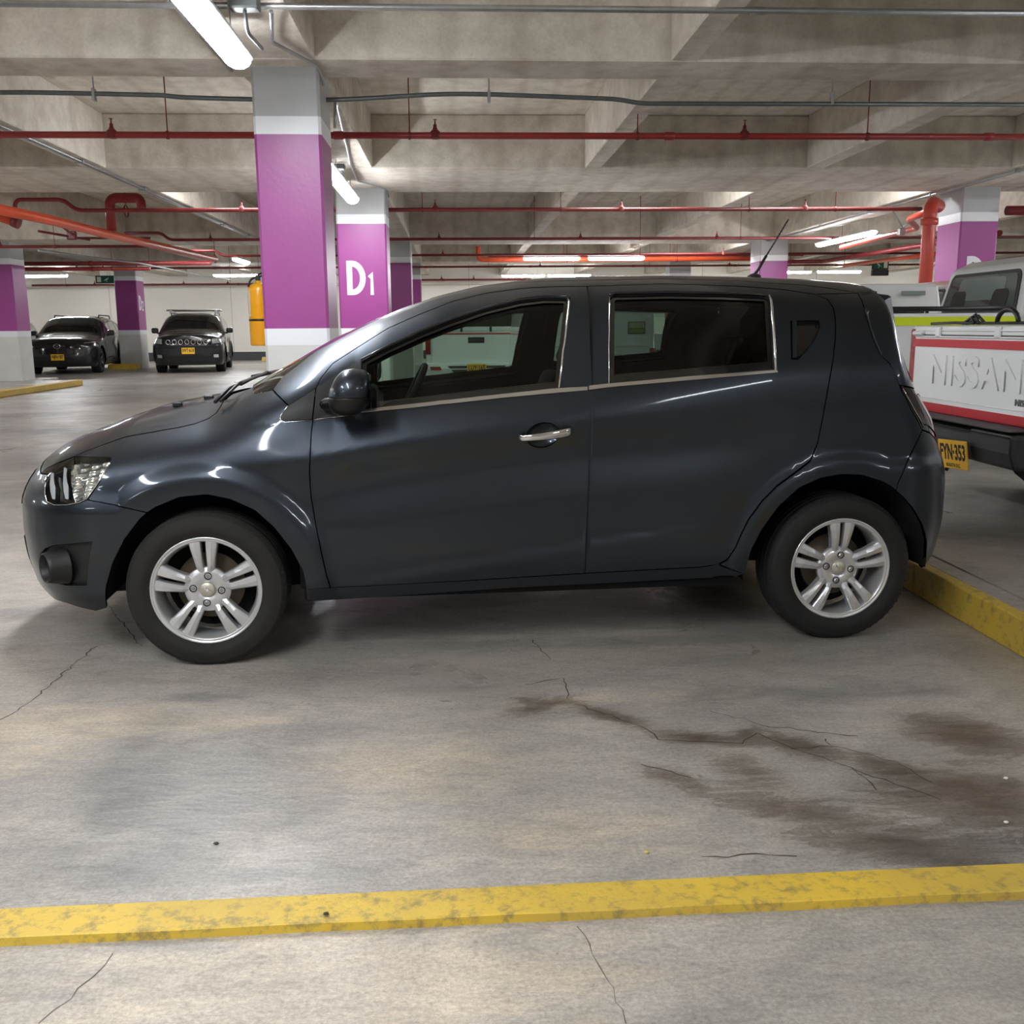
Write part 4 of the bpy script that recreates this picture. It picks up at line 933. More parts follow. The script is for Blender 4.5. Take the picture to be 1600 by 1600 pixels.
patch(HS, 'windscreen', wsp, M_GLASSW, hb, both=True, off=-.003, edge=0, gap=0, step=.06)
for ss in (False, True):
    fr = closed(ws_side, seg((671.5, 467), ('d', .90, 1.6)), )
patch(HS, 'roof', roofp, M_PAINT, hb, both=True, step=.03)
hp = patch(HS, 'tailgate', hatchp, M_PAINT, hb, both=True, step=.025)
patch(HS, 'rear_window', closed(seg(D(RE-.001, 1.03), D(UT+.40, 1.06)), seg(D(UT+.40, 1.06), D(UT+.42, 1.30)), seg(D(UT+.42, 1.30), D(RE-.001, 1.34))), M_GLOSSB, hp, off=.003, both=True, gap=0, edge=.003)
patch(HS, 'rear_bumper', bumperR, M_PAINT, hb, both=True, step=.014)
# upright blades either side of the rear window, the sharp upper rear corner of the car
def on_plane(px, py, w):
    d = CM.T @ np.array([(px-800)/F, (py-800)/F, 1.]); o = np.array([0, 0, CH])-HO; s_ = (w-(o @ HEW))/(d @ HEW); p = o+s_*d
    return (p @ HEX, w, p[2])
def on_body(px, py):
    h_ = HS.hit(px, py); return tuple(HS.local(h_[:1], h_[1:], .006)[0])
bl_o = [on_body(1343, 457.5), on_body(1353, 490), on_body(1364, 528), on_body(1376, 555), on_body(1391, 569)]+[on_plane(1412, 571, .69), on_plane(1405, 540, .675), on_plane(1398.5, 505, .65), on_plane(1392, 463.5, .615), on_plane(1388, 461, .61)]
for sgn in (1, -1):
    b = bmesh.new(); n_ = len(bl_o); cen_ = np.mean(bl_o, 0)
    A_ = [b.verts.new((p[0], -p[1]*sgn, p[2])) for p in bl_o]; Bk = [b.verts.new((p[0]-.03, -(p[1]-.09)*sgn, p[2]-.01)) for p in bl_o]
    for i in range(4): b.faces.new((A_[i], A_[i+1], A_[n_-2-i], A_[n_-1-i]))
    for i in range(n_): b.faces.new((A_[i], Bk[i], Bk[(i+1) % n_], A_[(i+1) % n_]))
    b.faces.new(Bk); bmesh.ops.recalc_face_normals(b, faces=b.faces)
    obj('side_spoiler', b, mat('spoiler_paint', (36, 40, 47), .45, .5), hb)
b = bmesh.new(); prism_ = [(2.66, 1.435), (2.73, 1.433), (2.765, 1.424), (2.76, 1.405), (2.66, 1.38)]
A_ = [b.verts.new((x, -.54, z-.008)) for x, z in prism_]; Bk = [b.verts.new((x, .54, z-.008)) for x, z in prism_]; Cm = [b.verts.new((x+.03, 0, z+.006)) for x, z in prism_]
for L_, R_ in ((A_, Cm), (Cm, Bk)):
    for i in range(5): b.faces.new((L_[i], L_[(i+1) % 5], R_[(i+1) % 5], R_[i]))
b.faces.new(A_); b.faces.new(Bk); bmesh.ops.recalc_face_normals(b, faces=b.faces); obj('roof_spoiler', b, M_PAINT, hb)
# underbody
b = bmesh.new(); box(b, .42, 2.10, -.77, .77, .228, .29); box(b, -.62, .42, -.42, .42, .20, .34); box(b, 2.1, 2.95, -.42, .42, .24, .36); obj('underbody', b, M_WELL, hb)
b = bmesh.new(); box(b, .34, .40, -.72, .72, .26, .90); obj('bulkhead', b, M_WELL, hb)
b = bmesh.new(); box(b, .36, .42, -.79, -.72, .225, .30, .01); obj('jacking_point', b, M_TRIM, hb)
# dark linings of the cabin
patch(HS, 'headliner', roofp, M_INNER, hb, off=-.03, both=True, step=.08, edge=0, gap=.004)
patch(HS, 'tailgate_lining', hatchp, M_INNER, hb, off=-.03, both=True, step=.08, edge=0, gap=.004)
for mi in (False, True):
    patch(HS, 'pillar_lining', quarter, M_INNER, hb, off=-.035, mirror=mi, step=.08, edge=0, gap=.004)
    patch(HS, 'pillar_lining', frame_, M_INNER, hb, off=-.03, mirror=mi, step=.08, edge=0, gap=.004)
# wheels
for cu in (0., 2.525):
    for sgn in (1, -1): wheel(hb, (cu, -.765*sgn, .300), side=sgn, rot=(.02 if cu == 0 else -.02), tyre_m=M_RUBDUST if cu == 0 else M_RUBBER)
# door mirrors
def mirror(sgn):
    e = bpy.data.objects.new('door_mirror', None); C.objects.link(e); e.parent = hb; e.empty_display_size = .05
    c0 = HS.O*0+[.0, 0, 0]
    # centre from the photograph on the plane w=.955
    d = CM.T @ np.array([(550-800)/F, (613-800)/F, 1.]); o = np.array([0, 0, CH])-HO; s_ = (.955-(o @ HEW))/(d @ HEW); p = o+s_*d; cu, cz = p @ HEX, p[2]
    e.location = (cu, -.955*sgn, cz)
    def shell(z0, z1, nm, m, grow=1.):
        b = bmesh.new(); n1, n2 = 28, 18
        rows_ = []
        for i in range(n2+1):
            v = z0+(z1-z0)*i/n2; ph = math.asin(max(-1, min(1, v))); cr = math.cos(ph)**.72; row = []
            for j in range(n1):
                an = 2*math.pi*j/n1; ca, sa = math.cos(an), math.sin(an)
                x = .078*math.copysign(abs(ca)**.85, ca)*cr; y = .095*math.copysign(abs(sa)**.9, sa)*cr; z = v*.086
                x += .012*(v < 0)*v-.0+.010*v  # leans
                if x > .062: x = .062+(x-.062)*.15
                if x < 0: x *= (1.06-.20*max(0, v))
                row.append(b.verts.new((x*grow, y*sgn*grow, z)))
            rows_.append(row)
        for i in range(n2):
            for j in range(n1): f_ = b.faces.new((rows_[i][j], rows_[i][(j+1) % n1], rows_[i+1][(j+1) % n1], rows_[i+1][j])); f_.smooth = True
        b.faces.new(rows_[0]); b.faces.new(rows_[-1]); bmesh.ops.recalc_face_normals(b, faces=b.faces)
        return obj(nm, b, m, e)
    shell(-.18, 1, 'mirror_cap', M_PAINT); shell(-1, -.20, 'mirror_lower_shell', mat('mirror_black', (9, 9, 10), .35), .985); shell(-.24, -.16, 'mirror_seam', M_TRIM, .97)
    b = bmesh.new(); lathe(b, [(.0, 0), (1., 0)], 32, Matrix(((0, 0, 1, .068), (.078, 0, 0, 0), (0, .066, 0, .0), (0, 0, 0, 1)))); obj('mirror_glass', b, M_CHROME, e)
    b = bmesh.new()
    R_ = []
    for k in np.linspace(0, 1, 8):
        c = Vector((-.075+.06*k, (.115-.09*k)*sgn, -.050+.012*k)); hh = .026-.004*k; ww = .055-.01*k
        R_.append([b.verts.new((c.x+math.copysign(abs(math.cos(q))**.7, math.cos(q))*ww, c.y, c.z+math.sin(q)*hh)) for q in np.linspace(0, 2*math.pi, 13)[:-1]])
    for i in range(7):
        for j in range(12): f_ = b.faces.new((R_[i][j], R_[i][(j+1) % 12], R_[i+1][(j+1) % 12], R_[i+1][j])); f_.smooth = True
    b.faces.new(R_[0]); b.faces.new(R_[-1]); bmesh.ops.recalc_face_normals(b, faces=b.faces); obj('mirror_arm', b, mat('mirror_black'), e)
mirror(1); mirror(-1)
# aerial, wipers
b = bmesh.new(); lathe(b, [(.035, 0), (.03, .012), (.012, .022), (0, .022)], 20, Matrix.Translation((2.42, 0, 1.498))); tube(b, [(2.42, 0, 1.515), (2.44, 0, 1.54), (2.475, 0, 1.60)], .007, 8); tube(b, [(2.475, 0, 1.60), (2.575, 0, 1.765)], .0035, 8)
for k in range(12): q = k/12; tube(b, [(2.475+.1*q, 0, 1.60+.165*q), (2.477+.1*q, 0, 1.603+.165*q)], .0048, 6)
obj('roof_aerial', b, M_BLACK, hb)
for sgn, uu in ((1, .06), (-1, .06)):
    b = bmesh.new(); tube(b, [(.03, -.60*sgn, 1.000), (.06, -.45*sgn, 1.045), (.16, -.02*sgn, 1.09)] if sgn > 0 else [(.02, .1, 1.03), (.07, .25, 1.06), (.20, .62, 1.08)], .007, 8)
    tube(b, [(.055, -.62*sgn, 1.005), (.085, -.35*sgn, 1.06), (.14, .12, 1.085)] if sgn > 0 else [(.08, .05, 1.07), (.15, .65, 1.075)], .006, 8)
    obj('wiper', b, M_BLACK, hb)
for uu, ww in ((-.17, .35), (-.06, .25)):
    z_ = 1.0; b = bmesh.new(); box(b, uu-.02, uu+.02, -ww-.012, -ww+.012, .965 if uu < -.1 else .985, .985 if uu < -.1 else 1.005, .004); obj('washer_nozzle', b, M_BLACK, hb)
# cabin
def rounded(b, x0, x1, y0, y1, z0, z1, r, M=None): box(b, x0, x1, y0, y1, z0, z1, r, M, 3)
def seat(cu, cy, nm='front_seat'):
    e = bpy.data.objects.new(nm, None); C.objects.link(e); e.parent = hb; e.location = (cu, cy, .3); e.empty_display_size = .05
    b = bmesh.new(); rounded(b, -.26, .24, -.25, .25, .10, .28, .05); obj('seat_cushion', b, M_SEAT, e)
    Mx = Matrix.Translation((.24, 0, .22)) @ Matrix.Rotation(math.radians(22), 4, 'Y')
    b = bmesh.new(); rounded(b, -.06, .07, -.24, .24, 0, .58, .05, Mx); obj('backrest', b, M_SEAT, e)
    b = bmesh.new(); rounded(b, -.04, .04, -.12, .12, .62, .78, .04, Mx); tube(b, [Mx @ Vector((0, -.05, .56)), Mx @ Vector((0, -.05, .68))], .007); tube(b, [Mx @ Vector((0, .05, .56)), Mx @ Vector((0, .05, .68))], .007); obj('headrest', b, M_SEAT, e)
seat(1.10, -.37); seat(1.10, .37)
e = bpy.data.objects.new('rear_seat', None); C.objects.link(e); e.parent = hb; e.location = (2.0, 0, .3)
b = bmesh.new(); rounded(b, -.3, .2, -.62, .62, .05, .27, .05); obj('seat_cushion', b, M_SEAT, e)
Mx = Matrix.Translation((.2, 0, .2)) @ Matrix.Rotation(math.radians(20), 4, 'Y'); b = bmesh.new(); rounded(b, -.06, .08, -.62, .62, 0, .60, .05, Mx); obj('backrest', b, M_SEAT, e)
for y_ in (-.38, .38): b = bmesh.new(); rounded(b, -.04, .05, y_-.14, y_+.14, .60, .78, .04, Mx); obj('headrest', b, M_SEAT, e)
b = bmesh.new()
R_ = []
for u_, z_ in ((.30, .99), (.45, 1.01), (.60, .985), (.66, .93), (.66, .80), (.60, .70), (.40, .66)): R_.append([b.verts.new((u_, y_, z_+(.012 if abs(y_) > .2 else 0))) for y_ in (-.70, -.4, -.2, 0, .2, .4, .70)])
for i in range(6):
    for j in range(6): f_ = b.faces.new((R_[i][j], R_[i][j+1], R_[i+1][j+1], R_[i+1][j])); f_.smooth = True
obj('dashboard', b, M_INNER, hb)
b = bmesh.new(); rounded(b, .50, .66, -.52, -.24, .96, 1.045, .02); obj('instrument_pod', b, M_INNER, hb)
sw_c = Vector((.78, -.37, .955)); Mx = Matrix.Translation(sw_c) @ Matrix.Rotation(math.radians(-64), 4, 'Y')
b = bmesh.new()
tube(b, [Mx @ Vector((.185*math.cos(q), .185*math.sin(q), 0)) for q in np.linspace(0, 2*math.pi, 41)], .015, 10, False)
box(b, -.05, .06, -.06, .06, -.03, .01, .015, Mx)
for q in (0, math.pi/2, -math.pi/2): tube(b, [Mx @ Vector((.04*math.cos(q+math.pi), .04*math.sin(q+math.pi), -.01)), Mx @ Vector((.185*math.cos(q+math.pi), .185*math.sin(q+math.pi), 0))], .012, 8)
obj('steering_wheel', b, M_INNER, hb)
tube_b = bmesh.new(); tube(tube_b, [sw_c, (.62, -.37, .86)], .035, 12); obj('steering_column', tube_b, M_INNER, hb)
b = bmesh.new(); box(b, .42, 2.9, -.6, .6, .30, .34); obj('cabin_floor', b, M_INNER, hb)
b = bmesh.new(); box(b, 2.35, 2.95, -.62, .62, .95, .99, .01); obj('parcel_shelf', b, M_INNER, hb)
#%%PIPES
# ================================================================ pipes, conduits and signs
GRP_S = 'dark red sprinkler pipes crossing the ceiling'
def valve(b_parent, x, y, z, r, up=True):
    b = bmesh.new(); Mx = Matrix.Translation((x, y, z))
    lathe(b, [(r*1.5, -r*.9), (r*1.5, r*1.1), (r*.9, r*1.6), (r*.55, r*2.4), (r*.55, r*3.1), (r*.25, r*3.3), (r*.2, r*4.4), (r*.7, r*4.6), (0, r*4.7)], 10, Mx)
    obj('sprinkler_head', b, M_DRED, b_parent)
def hang(par, x, y, z, r, top):
    b = bmesh.new(); tube(b, [(x, y, z+r), (x, y, top)], .006, 6); lathe(b, [(r*1.25, -.012), (r*1.25, .012)], 10, Matrix(((0, 0, 1, x), (0, 1, 0, y), (1, 0, 0, z), (0, 0, 0, 1)))); obj('hanger_rod', b, M_DRED, par)
def pipe(name, label, pts, r, m, cat='pipe', heads=(), rods=(), rad=.12, group=None, top=ZS):
    t = thing(name, label, cat, (0, 0, 0), 0, group); b = bmesh.new(); P = arc(pts, rad) if len(pts) > 2 else pts; tube(b, P, r, 12); obj('pipe_run', b, m, t)
    y, z = pts[-1][1], pts[-1][2]
    for x in heads: valve(t, x, y, z, r)
    for x in rods: hang(t, x, y, z, r, top)
    b = bmesh.new()
    if len(pts) == 2 and abs(pts[0][0]-pts[1][0]) > 4:      # couplings
        x = pts[0][0]+1.3
        while x < pts[1][0]:
            cb = bmesh.new(); lathe(cb, [(r, -.05), (r*1.22, -.045), (r*1.22, .045), (r, .05)], 12, Matrix(((0, 0, 1, x), (0, 1, 0, y), (1, 0, 0, z), (0, 0, 0, 1)))); obj('coupling', cb, m, t); x += 3.2
    b.free(); return t
def px_x(px, y, z):      # world x where image column px meets the line y,z
    lo, hi = -40., 40.
    for _ in range(50):
        mdl = (lo+hi)/2; q = CM @ np.array([mdl, y, z-CH])
        if 800+F*q[0]/q[2] < px: lo = mdl
        else: hi = mdl
    return lo
pipe('sprinkler_pipe', 'dark red sprinkler pipe nearest the camera, crossing above the hatchback behind the first column', [(-12, 10.02, 3.1), (16, 10.02, 3.1)], .032, M_RED, heads=[px_x(v, 10.02, 3.1) for v in (175, 680, 1163)]+[10.5], rods=[px_x(v, 10.02, 3.1) for v in (262, 640, 996, 1355)])
pipe('sprinkler_pipe', 'second dark red sprinkler pipe, passing behind the D1 column', [(px_x(22, 16.1, 3.2), 16.1, 3.05), (px_x(24, 16.1, 3.2), 16.1, 3.26), (px_x(100, 16.1, 3.2), 16.1, 3.26), (px_x(118, 16.1, 3.2), 16.1, 3.1), (px_x(1440, 16.1, 3.1), 16.1, 3.1)], .032, M_DRED, heads=[px_x(v, 16.1, 3.1) for v in (378, 680, 971, 1258)], rods=[px_x(v, 16.1, 3.1) for v in (660, 876, 1170, 1305)])
pipe('sprinkler_pipe', 'third dark red sprinkler pipe, just before the third column of the row', [(px_x(195, 21.3, 3.2), 21.3, 3.24), (px_x(252, 21.3, 3.2), 21.3, 3.24), (px_x(264, 21.3, 3.2), 21.3, 3.1), (14., 21.3, 3.1)], .03, M_DRED, heads=[px_x(v, 21.3, 3.1) for v in (329, 686, 907, 1120)], rods=[px_x(v, 21.3, 3.1) for v in (835, 1000, 1157)])
pipe('sprinkler_pipe', 'dark red sprinkler pipe low on the left, ending behind the left edge column', [(-16, 21.6, 3.0), (px_x(230, 21.6, 3.), 21.6, 3.0)], .03, M_DRED, heads=[-9.4], rods=[-10.6, -8.3])
pipe('sprinkler_pipe', 'thin dark red sprinkler pipe running behind the third column', [(px_x(300, 26.2, 3.25), 26.2, 3.25), (px_x(338, 26.2, 3.2), 26.2, 3.25), (px_x(348, 26.2, 3.1), 26.2, 3.12), (16, 26.2, 3.12)], .03, M_DRED, heads=[px_x(v, 26.2, 3.1) for v in (692, 1130)], rods=[px_x(v, 26.2, 3.1) for v in (1000,)])
pipe('sprinkler_pipe', 'thin dark red sprinkler pipe just above the lower pair of lamps', [(-15, 31.2, 3.12), (15, 31.2, 3.12)], .03, M_DRED, heads=[px_x(v, 31.2, 3.1) for v in (120, 161, 213, 844, 1140)], rods=[-6, 1, 6])
pipe('wall_pipe', 'dark red pipe fixed along the far cream wall at left', [(-16, 39.1, 2.98), (px_x(405, 39.1, 3.), 39.1, 2.98)], .035, M_DRED, heads=[px_x(v, 39.1, 3.) for v in (148, 287, 356)], rods=[px_x(v, 39.1, 3.) for v in (103, 187)], top=3.4)
pipe('wall_pipe', 'dark red pipe along the far wall above the hatchback roof', [(px_x(640, 39.1, 3.1), 39.1, 3.10), (px_x(830, 39.1, 3.1), 39.1, 3.10)], .035, M_DRED, heads=[px_x(v, 39.1, 3.1) for v in (690, 740)])
# conduits
b_pts = lambda L_, y: [(px_x(px, y, z), y, z) for px, z in L_]
pipe('conduit', 'grey steel conduit across the very top of the photo', [(-9, 6.48, 3.2), (9, 6.50, 3.2)], .020, M_GALV, 'conduit')
pipe('conduit', 'dark grey wavy conduit crossing behind the nearest column', b_pts([(-60, 3.19), (35, 3.20), (255, 3.18), (280, 3.165), (390, 3.15), (520, 3.145), (690, 3.20), (760, 3.20), (965, 3.165), (1000, 3.13), (1700, 3.135)], 8.75), .019, M_DGALV, 'conduit', rad=.3)
def clampc(x, y, z): 
    b = bmesh.new(); box(b, x-.012, x+.012, y-.03, y+.03, z-.05, z+.05, .004); tube(b, [(x, y, z+.04), (x, y, ZB if 8.08 < y < 8.66 else ZS)], .006, 6); return b
for px, lab in ((147, 'pipe clamp holding the wavy conduit left of the first column'), (764, 'pipe clamp holding the wavy conduit above the hatchback front door'), (1300, 'pale pipe clamp holding the wavy conduit above the hatchback rear')):
    o = obj('pipe_clamp', clampc(px_x(px, 8.75, 3.18), 8.75, 3.18), M_GALV); tag(o, lab, 'bracket')
def twin(name, label, x, y0, y1, z, dx=.05, r=.013, n=2):
    t = thing(name, label, 'conduit')
    for k in range(n):
        b = bmesh.new(); tube(b, [(x+dx*k, y0, z), (x+dx*k, y1, z)], r, 8); obj('pipe_run', b, M_GALV, t)
    y = y0+.8
    while y < y1:
        b = bmesh.new(); box(b, x-.03, x+dx*(n-1)+.03, y-.02, y+.02, z-.02, z+.03, .004); obj('saddle_clip', b, M_GALV, t); y += 2.4
twin('conduit', 'pair of steel conduits clipped under the beam at upper left, running away', -4.49, 7., 24., 3.265)
twin('conduit', 'pair of steel conduits slanting towards the right-hand purple column', 7.45, 12.5, 24., 3.265)
twin('conduit', 'steel conduit along the soffit beside the nearest lamp', -1.72, 3.5, 8.3, 3.265, n=1)
t = thing('junction_box', 'dark junction box on the top conduit feeding the nearest lamp', 'junction box', (-1.23, 6.40, 3.2)); b = bmesh.new(); box(b, -.09, .09, -.055, .055, -.05, .05, .01); obj('box_body', b, M_DGALV, t)
b = bmesh.new(); tube(b, arc([(0.0, .0, -.05), (.0, .05, -.16), (.02, .4, -.16)], .05), .012, 8); obj('lamp_cable', b, M_DGALV, t)
def P3(px, py, y): return tuple(U(px, py, y=y))
pipe('conduit', 'thin steel conduit bending from the junction box to the top of the first column', [(-1.10, 6.56, 3.19), P3(425, 66, 7.4), P3(480, 95, 8.0), P3(497, 104, 8.2), P3(506, 132, 8.4)], .013, M_GALV, 'conduit', rad=.06)
pipe('conduit', 'thin steel conduit from the first column to the lamp above the D1 column', [(-1.02, 9.02, 2.98), (-1.02, 9.15, 3.26), (-1.28, 12.9, 3.27), (-1.33, 14.2, 3.27), (-.98, 15.0, 3.265), (-.98, 15.35, 3.2)], .013, M_GALV, 'conduit', rad=.1)
t = thing('junction_box', 'small junction box with a hook over the lamp above the D1 column', 'junction box', (-1.42, 12.88, 3.24)); b = bmesh.new(); box(b, -.07, .07, -.05, .05, -.03, .04, .01); obj('box_body', b, M_DGALV, t)
b = bmesh.new(); tube(b, arc([(0, 0, 0), (.03, .2, -.07), (.0, .35, -.08)], .05), .012, 8); obj('lamp_cable', b, M_DGALV, t)
# big red and orange mains on the right
t = thing('riser_pipe', 'big glossy red vertical riser pipe left of the right-hand purple column', 'pipe')
P = arc([(7.75, 16.2, 2.93), (6.93, 14.75, 2.98), (6.93, 14.6, 1.0), (6.93, 14.6, .15)], .16, 8)
b = bmesh.new(); tube(b, [(7.2, 14.9, 3.0), (7.02, 14.72, 3.03), (6.95, 14.62, 2.96), (6.93, 14.6, 2.85), (6.93, 14.6, .15)], .095, 20); obj('pipe_run', b, mat('riser_red', (196, 74, 58), .3), t)
b = bmesh.new(); lathe(b, [(.10, -.05), (.125, -.04), (.125, .04), (.10, .05)], 20, Matrix.Translation((6.93, 14.6, 2.75))); obj('coupling', b, mat('riser_red'), t)
pipe('main_pipe', 'orange-red pipe slanting away left of the riser', [(7.22, 14.95, 3.0), (7.35, 16.2, 2.95), (8.0, 17.3, 2.92), (8.3, 21.5, 2.92)], .05, mat('main_red', (205, 70, 52), .3), rad=.1, rods=[8.3])
pipe('main_pipe', 'dark red pipe slanting below the right-hand lamps', [(9.6, 17.5, 2.85), (9.3, 25.3, 2.86), (8.1, 25.4, 2.86)], .05, M_DRED, rad=.2, rods=[8.5])
pipe('main_pipe', 'thin orange pipe slanting under the dark red one towards the aerial', [(10.3, 19.5, 2.74), (9.75, 25.0, 2.74)], .045, M_ORANGE, rad=.2, rods=[9.75])
pipe('main_pipe', 'dark red pipe at the right edge just right of the purple column', [(8.3, 15.0, 2.95), (16., 15.0, 2.95)], .07, M_DRED, rods=[10, 14])
pipe('main_pipe', 'orange pipe at the right edge below the dark red one', [(10.2, 16.6, 2.80), (16., 13.3, 2.80)], .06, M_ORANGE, rods=[16.])
pipe('main_pipe', 'orange pipe with an elbow behind the lamp pair above the hatchback roof', [(.60, 27.3, 3.42), (.60, 27.3, 3.07), (8.6, 27.3, 3.07)], .065, M_ORANGE, rad=.14, rods=[3, 6])
pipe('main_pipe', 'dull red pipe just above the orange pipe over the hatchback roof', [(.9, 28.2, 3.24), (9.8, 28.2, 3.24)], .05, M_RED, rods=[3, 6])
t = thing('seismic_brace', 'V-shaped rod brace above the orange-red slanting pipe', 'bracket')
for a, c in (((1395, 330, 17.6), (1412, 357, 17.6)), ((1432, 338, 17.6), (1408, 357, 17.6))): b = bmesh.new(); tube(b, [P3(*a), P3(*c)], .015, 8); obj('brace_rod', b, M_GALV, t)
b = bmesh.new(); p = P3(1408, 362, 17.6); box(b, p[0]-.06, p[0]+.06, p[1]-.05, p[1]+.05, p[2]-.07, p[2]+.06, .015); obj('clamp', b, M_GALV, t)
# left hand mains
pipe('main_pipe', 'thick orange pipe slanting down at upper left towards the far wall', [(-6.6, 11.5, 2.93), (-6.0, 15.5, 2.9), (-5.95, 17.6, 2.9), (-5.6, 24., 2.9)], .075, M_ORANGE, rad=.4, rods=[-5.6])
b_ = thing('pipe_stub', 'short thick dark red pipe end at the left edge of the photo', 'pipe'); b = bmesh.new(); tube(b, [P3(-60, 318, 15.4), P3(28, 348, 15.4)], .075, 14); obj('pipe_run', b, M_ORANGE, b_); b = bmesh.new(); tube(b, [P3(20, 345, 15.4), P3(30, 349, 15.4)], .088, 14); obj('flange', b, M_DRED, b_)
pipe('gooseneck_pipe', 'dark red gooseneck pipe rising from the orange pipe at upper left', [(-5.93, 18., 2.98), (-5.93, 18., 3.52), (-5.40, 18., 3.52), (-5.40, 18., 3.30)], .085, M_RED, rad=.14, rods=[-5.66])
pipe('conduit', 'thin steel tube slanting under the orange pipe, far left', [(-7.6, 19., 2.72), (-6.9, 22.5, 2.72), (-6.9, 26.2, 2.72), (-6.7, 30.5, 2.72)], .02, M_GALV, 'conduit', rods=[-6.7])
pipe('main_pipe', 'long dark red pipe across the left background above the D2 column', [(-14., 27., 3.0), (px_x(330, 27, 3.), 27., 3.0)], .055, M_DRED, rods=[-12, -8])
pipe('main_pipe', 'bright red pipe just under the long dark red one at left', [(-14., 27.12, 2.87), (px_x(232, 27, 3.), 27.12, 2.87)], .05, M_RED, rods=[-12.4, -9])
t = thing('seismic_brace', 'dark pipe brace crossing under the orange pipe at left', 'bracket')
for a, c in (((95, 352, 18), (118, 370, 20)), ((60, 361, 19), (140, 375, 20)), ((120, 372, 20), (235, 372, 20.5))): b = bmesh.new(); tube(b, [P3(*a), P3(*c)], .022, 8); obj('brace_rod', b, M_DRED, t)
b = bmesh.new(); p = P3(112, 368, 19.6); box(b, p[0]-.09, p[0]+.09, p[1]-.05, p[1]+.05, p[2]-.08, p[2]+.08, .02); obj('clamp', b, M_DRED, t)
# exit signs
M_GREEN = mat('exit_green', (20, 84, 62), .4); M_PICTO = mat('sign_white', (214, 226, 214), .5)
def exit_sign(x0, x1, y, z0, z1, label, flip=1):
    t = thing('exit_sign', label, 'sign', ((x0+x1)/2, y, (z0+z1)/2)); w, h = (x1-x0), (z1-z0)
    b = bmesh.new(); box(b, -w/2, w/2, -.02, .02, -h/2, h/2, .005); obj('sign_case', b, M_BLACK, t)
    b = bmesh.new(); box(b, -w/2+.015, w/2-.015, -.024, -.019, -h/2+.015, h/2-.015); obj('green_face', b, M_GREEN, t)
    b = bmesh.new(); box(b, -w*.42*flip if flip > 0 else w*.2, -w*.2 if flip > 0 else w*.42, -.027, -.023, -h*.33, h*.33); obj('door_symbol', b, M_PICTO, t)
    b = bmesh.new(); Y = -.0265   # running figure
    tube(b, [(.16*w*flip, Y, .02), (.05*w*flip, Y, .0)], .012, 6); tube(b, [(.12*w*flip, Y, .01), (.08*w*flip, Y, -.03), (.13*w*flip, Y, -.07)], .008, 6); tube(b, [(.06*w*flip, Y, .0), (.0, Y, -.03), (-.05*w*flip, Y, -.03)], .008, 6); tube(b, [(.15*w*flip, Y, .02), (.2*w*flip, Y, .0)], .006, 6)
    bmesh.ops.create_icosphere(b, subdivisions=1, radius=.015, matrix=Matrix.Translation((.19*w*flip, Y, .045))); obj('running_figure', b, M_PICTO, t)
    b = bmesh.new(); zt_ = ZS-(z0+z1)/2; tube(b, [(-w*.3, 0, h/2), (-w*.3, 0, zt_)], .006, 6); tube(b, [(w*.3, 0, h/2), (w*.3, 0, zt_)], .006, 6); obj('hanger_rod', b, M_GALV, t)
exit_sign(-10.80, -10.26, 31., 2.67, 2.90, 'green exit sign with a running figure near the D2 column')
exit_sign(10.88, 11.32, 26., 2.69, 2.92, 'green exit sign with emergency lamp above the white pickups at right', -1)
t = thing('emergency_lamp', 'dark emergency lamp hanging under the right exit sign', 'lamp', (11.1, 26., 2.655)); b = bmesh.new(); box(b, -.22, .22, -.05, .05, -.12, .03, .01); obj('lamp_case', b, M_BLACK, t); b = bmesh.new(); box(b, -.18, .18, -.055, -.05, -.08, .0); obj('lamp_window', b, mat('grey_window', (60, 70, 72), .2), t)
# yellow extinguisher on the first column
M_EXT = mat('extinguisher_yellow', (244, 170, 22), .28, coat=.4)
t = thing('fire_extinguisher', 'yellow fire extinguisher hung on the far left side of the nearest purple column', 'fire extinguisher', (-1.70, 8.80, 1.14))
b = bmesh.new(); lathe(b, [(0, 0), (.085, .0), (.092, .01), (.092, .46), (.088, .49), (.07, .515), (.035, .53), (.022, .535), (.022, .55), (0, .55)], 32); obj('cylinder', b, M_EXT, t)
b = bmesh.new(); lathe(b, [(.093, .21), (.0955, .212), (.0955, .226), (.093, .228)], 32); obj('strap', b, M_BLACK, t)
b = bmesh.new(); box(b, -.02, .02, -.02, .02, .55, .60, .006); tube(b, [(0, 0, .585), (.09, 0, .60)], .008, 8); tube(b, [(0, 0, .60), (.085, 0, .635)], .008, 8); tube(b, arc([(-.02, 0, .58), (-.06, -.02, .56), (-.075, -.05, .50)], .03), .009, 8); obj('valve', b, M_BLACK, t)
for a0, a1, z0, z1, cl in ((-2.9, -2.3, .25, .47, (225, 214, 200)), (-2.95, -2.75, .28, .44, (196, 60, 50)), (-1.0, -.3, .36, .46, (200, 196, 180))):
    b = bmesh.new(); v0 = [b.verts.new((.0935*math.cos(q), .0935*math.sin(q), z0)) for q in np.linspace(a0, a1, 6)]; v1 = [b.verts.new((.0935*math.cos(q), .0935*math.sin(q), z1)) for q in np.linspace(a0, a1, 6)]
    for i in range(5): b.faces.new((v0[i], v0[i+1], v1[i+1], v1[i]))
    obj('paper_label', b, mat('label_%d' % cl[1], cl, .6), t)
b = bmesh.new(); box(b, .09, .122, -.02, .02, .2, .5, .003); obj('wall_bracket', b, M_BLACK, t)
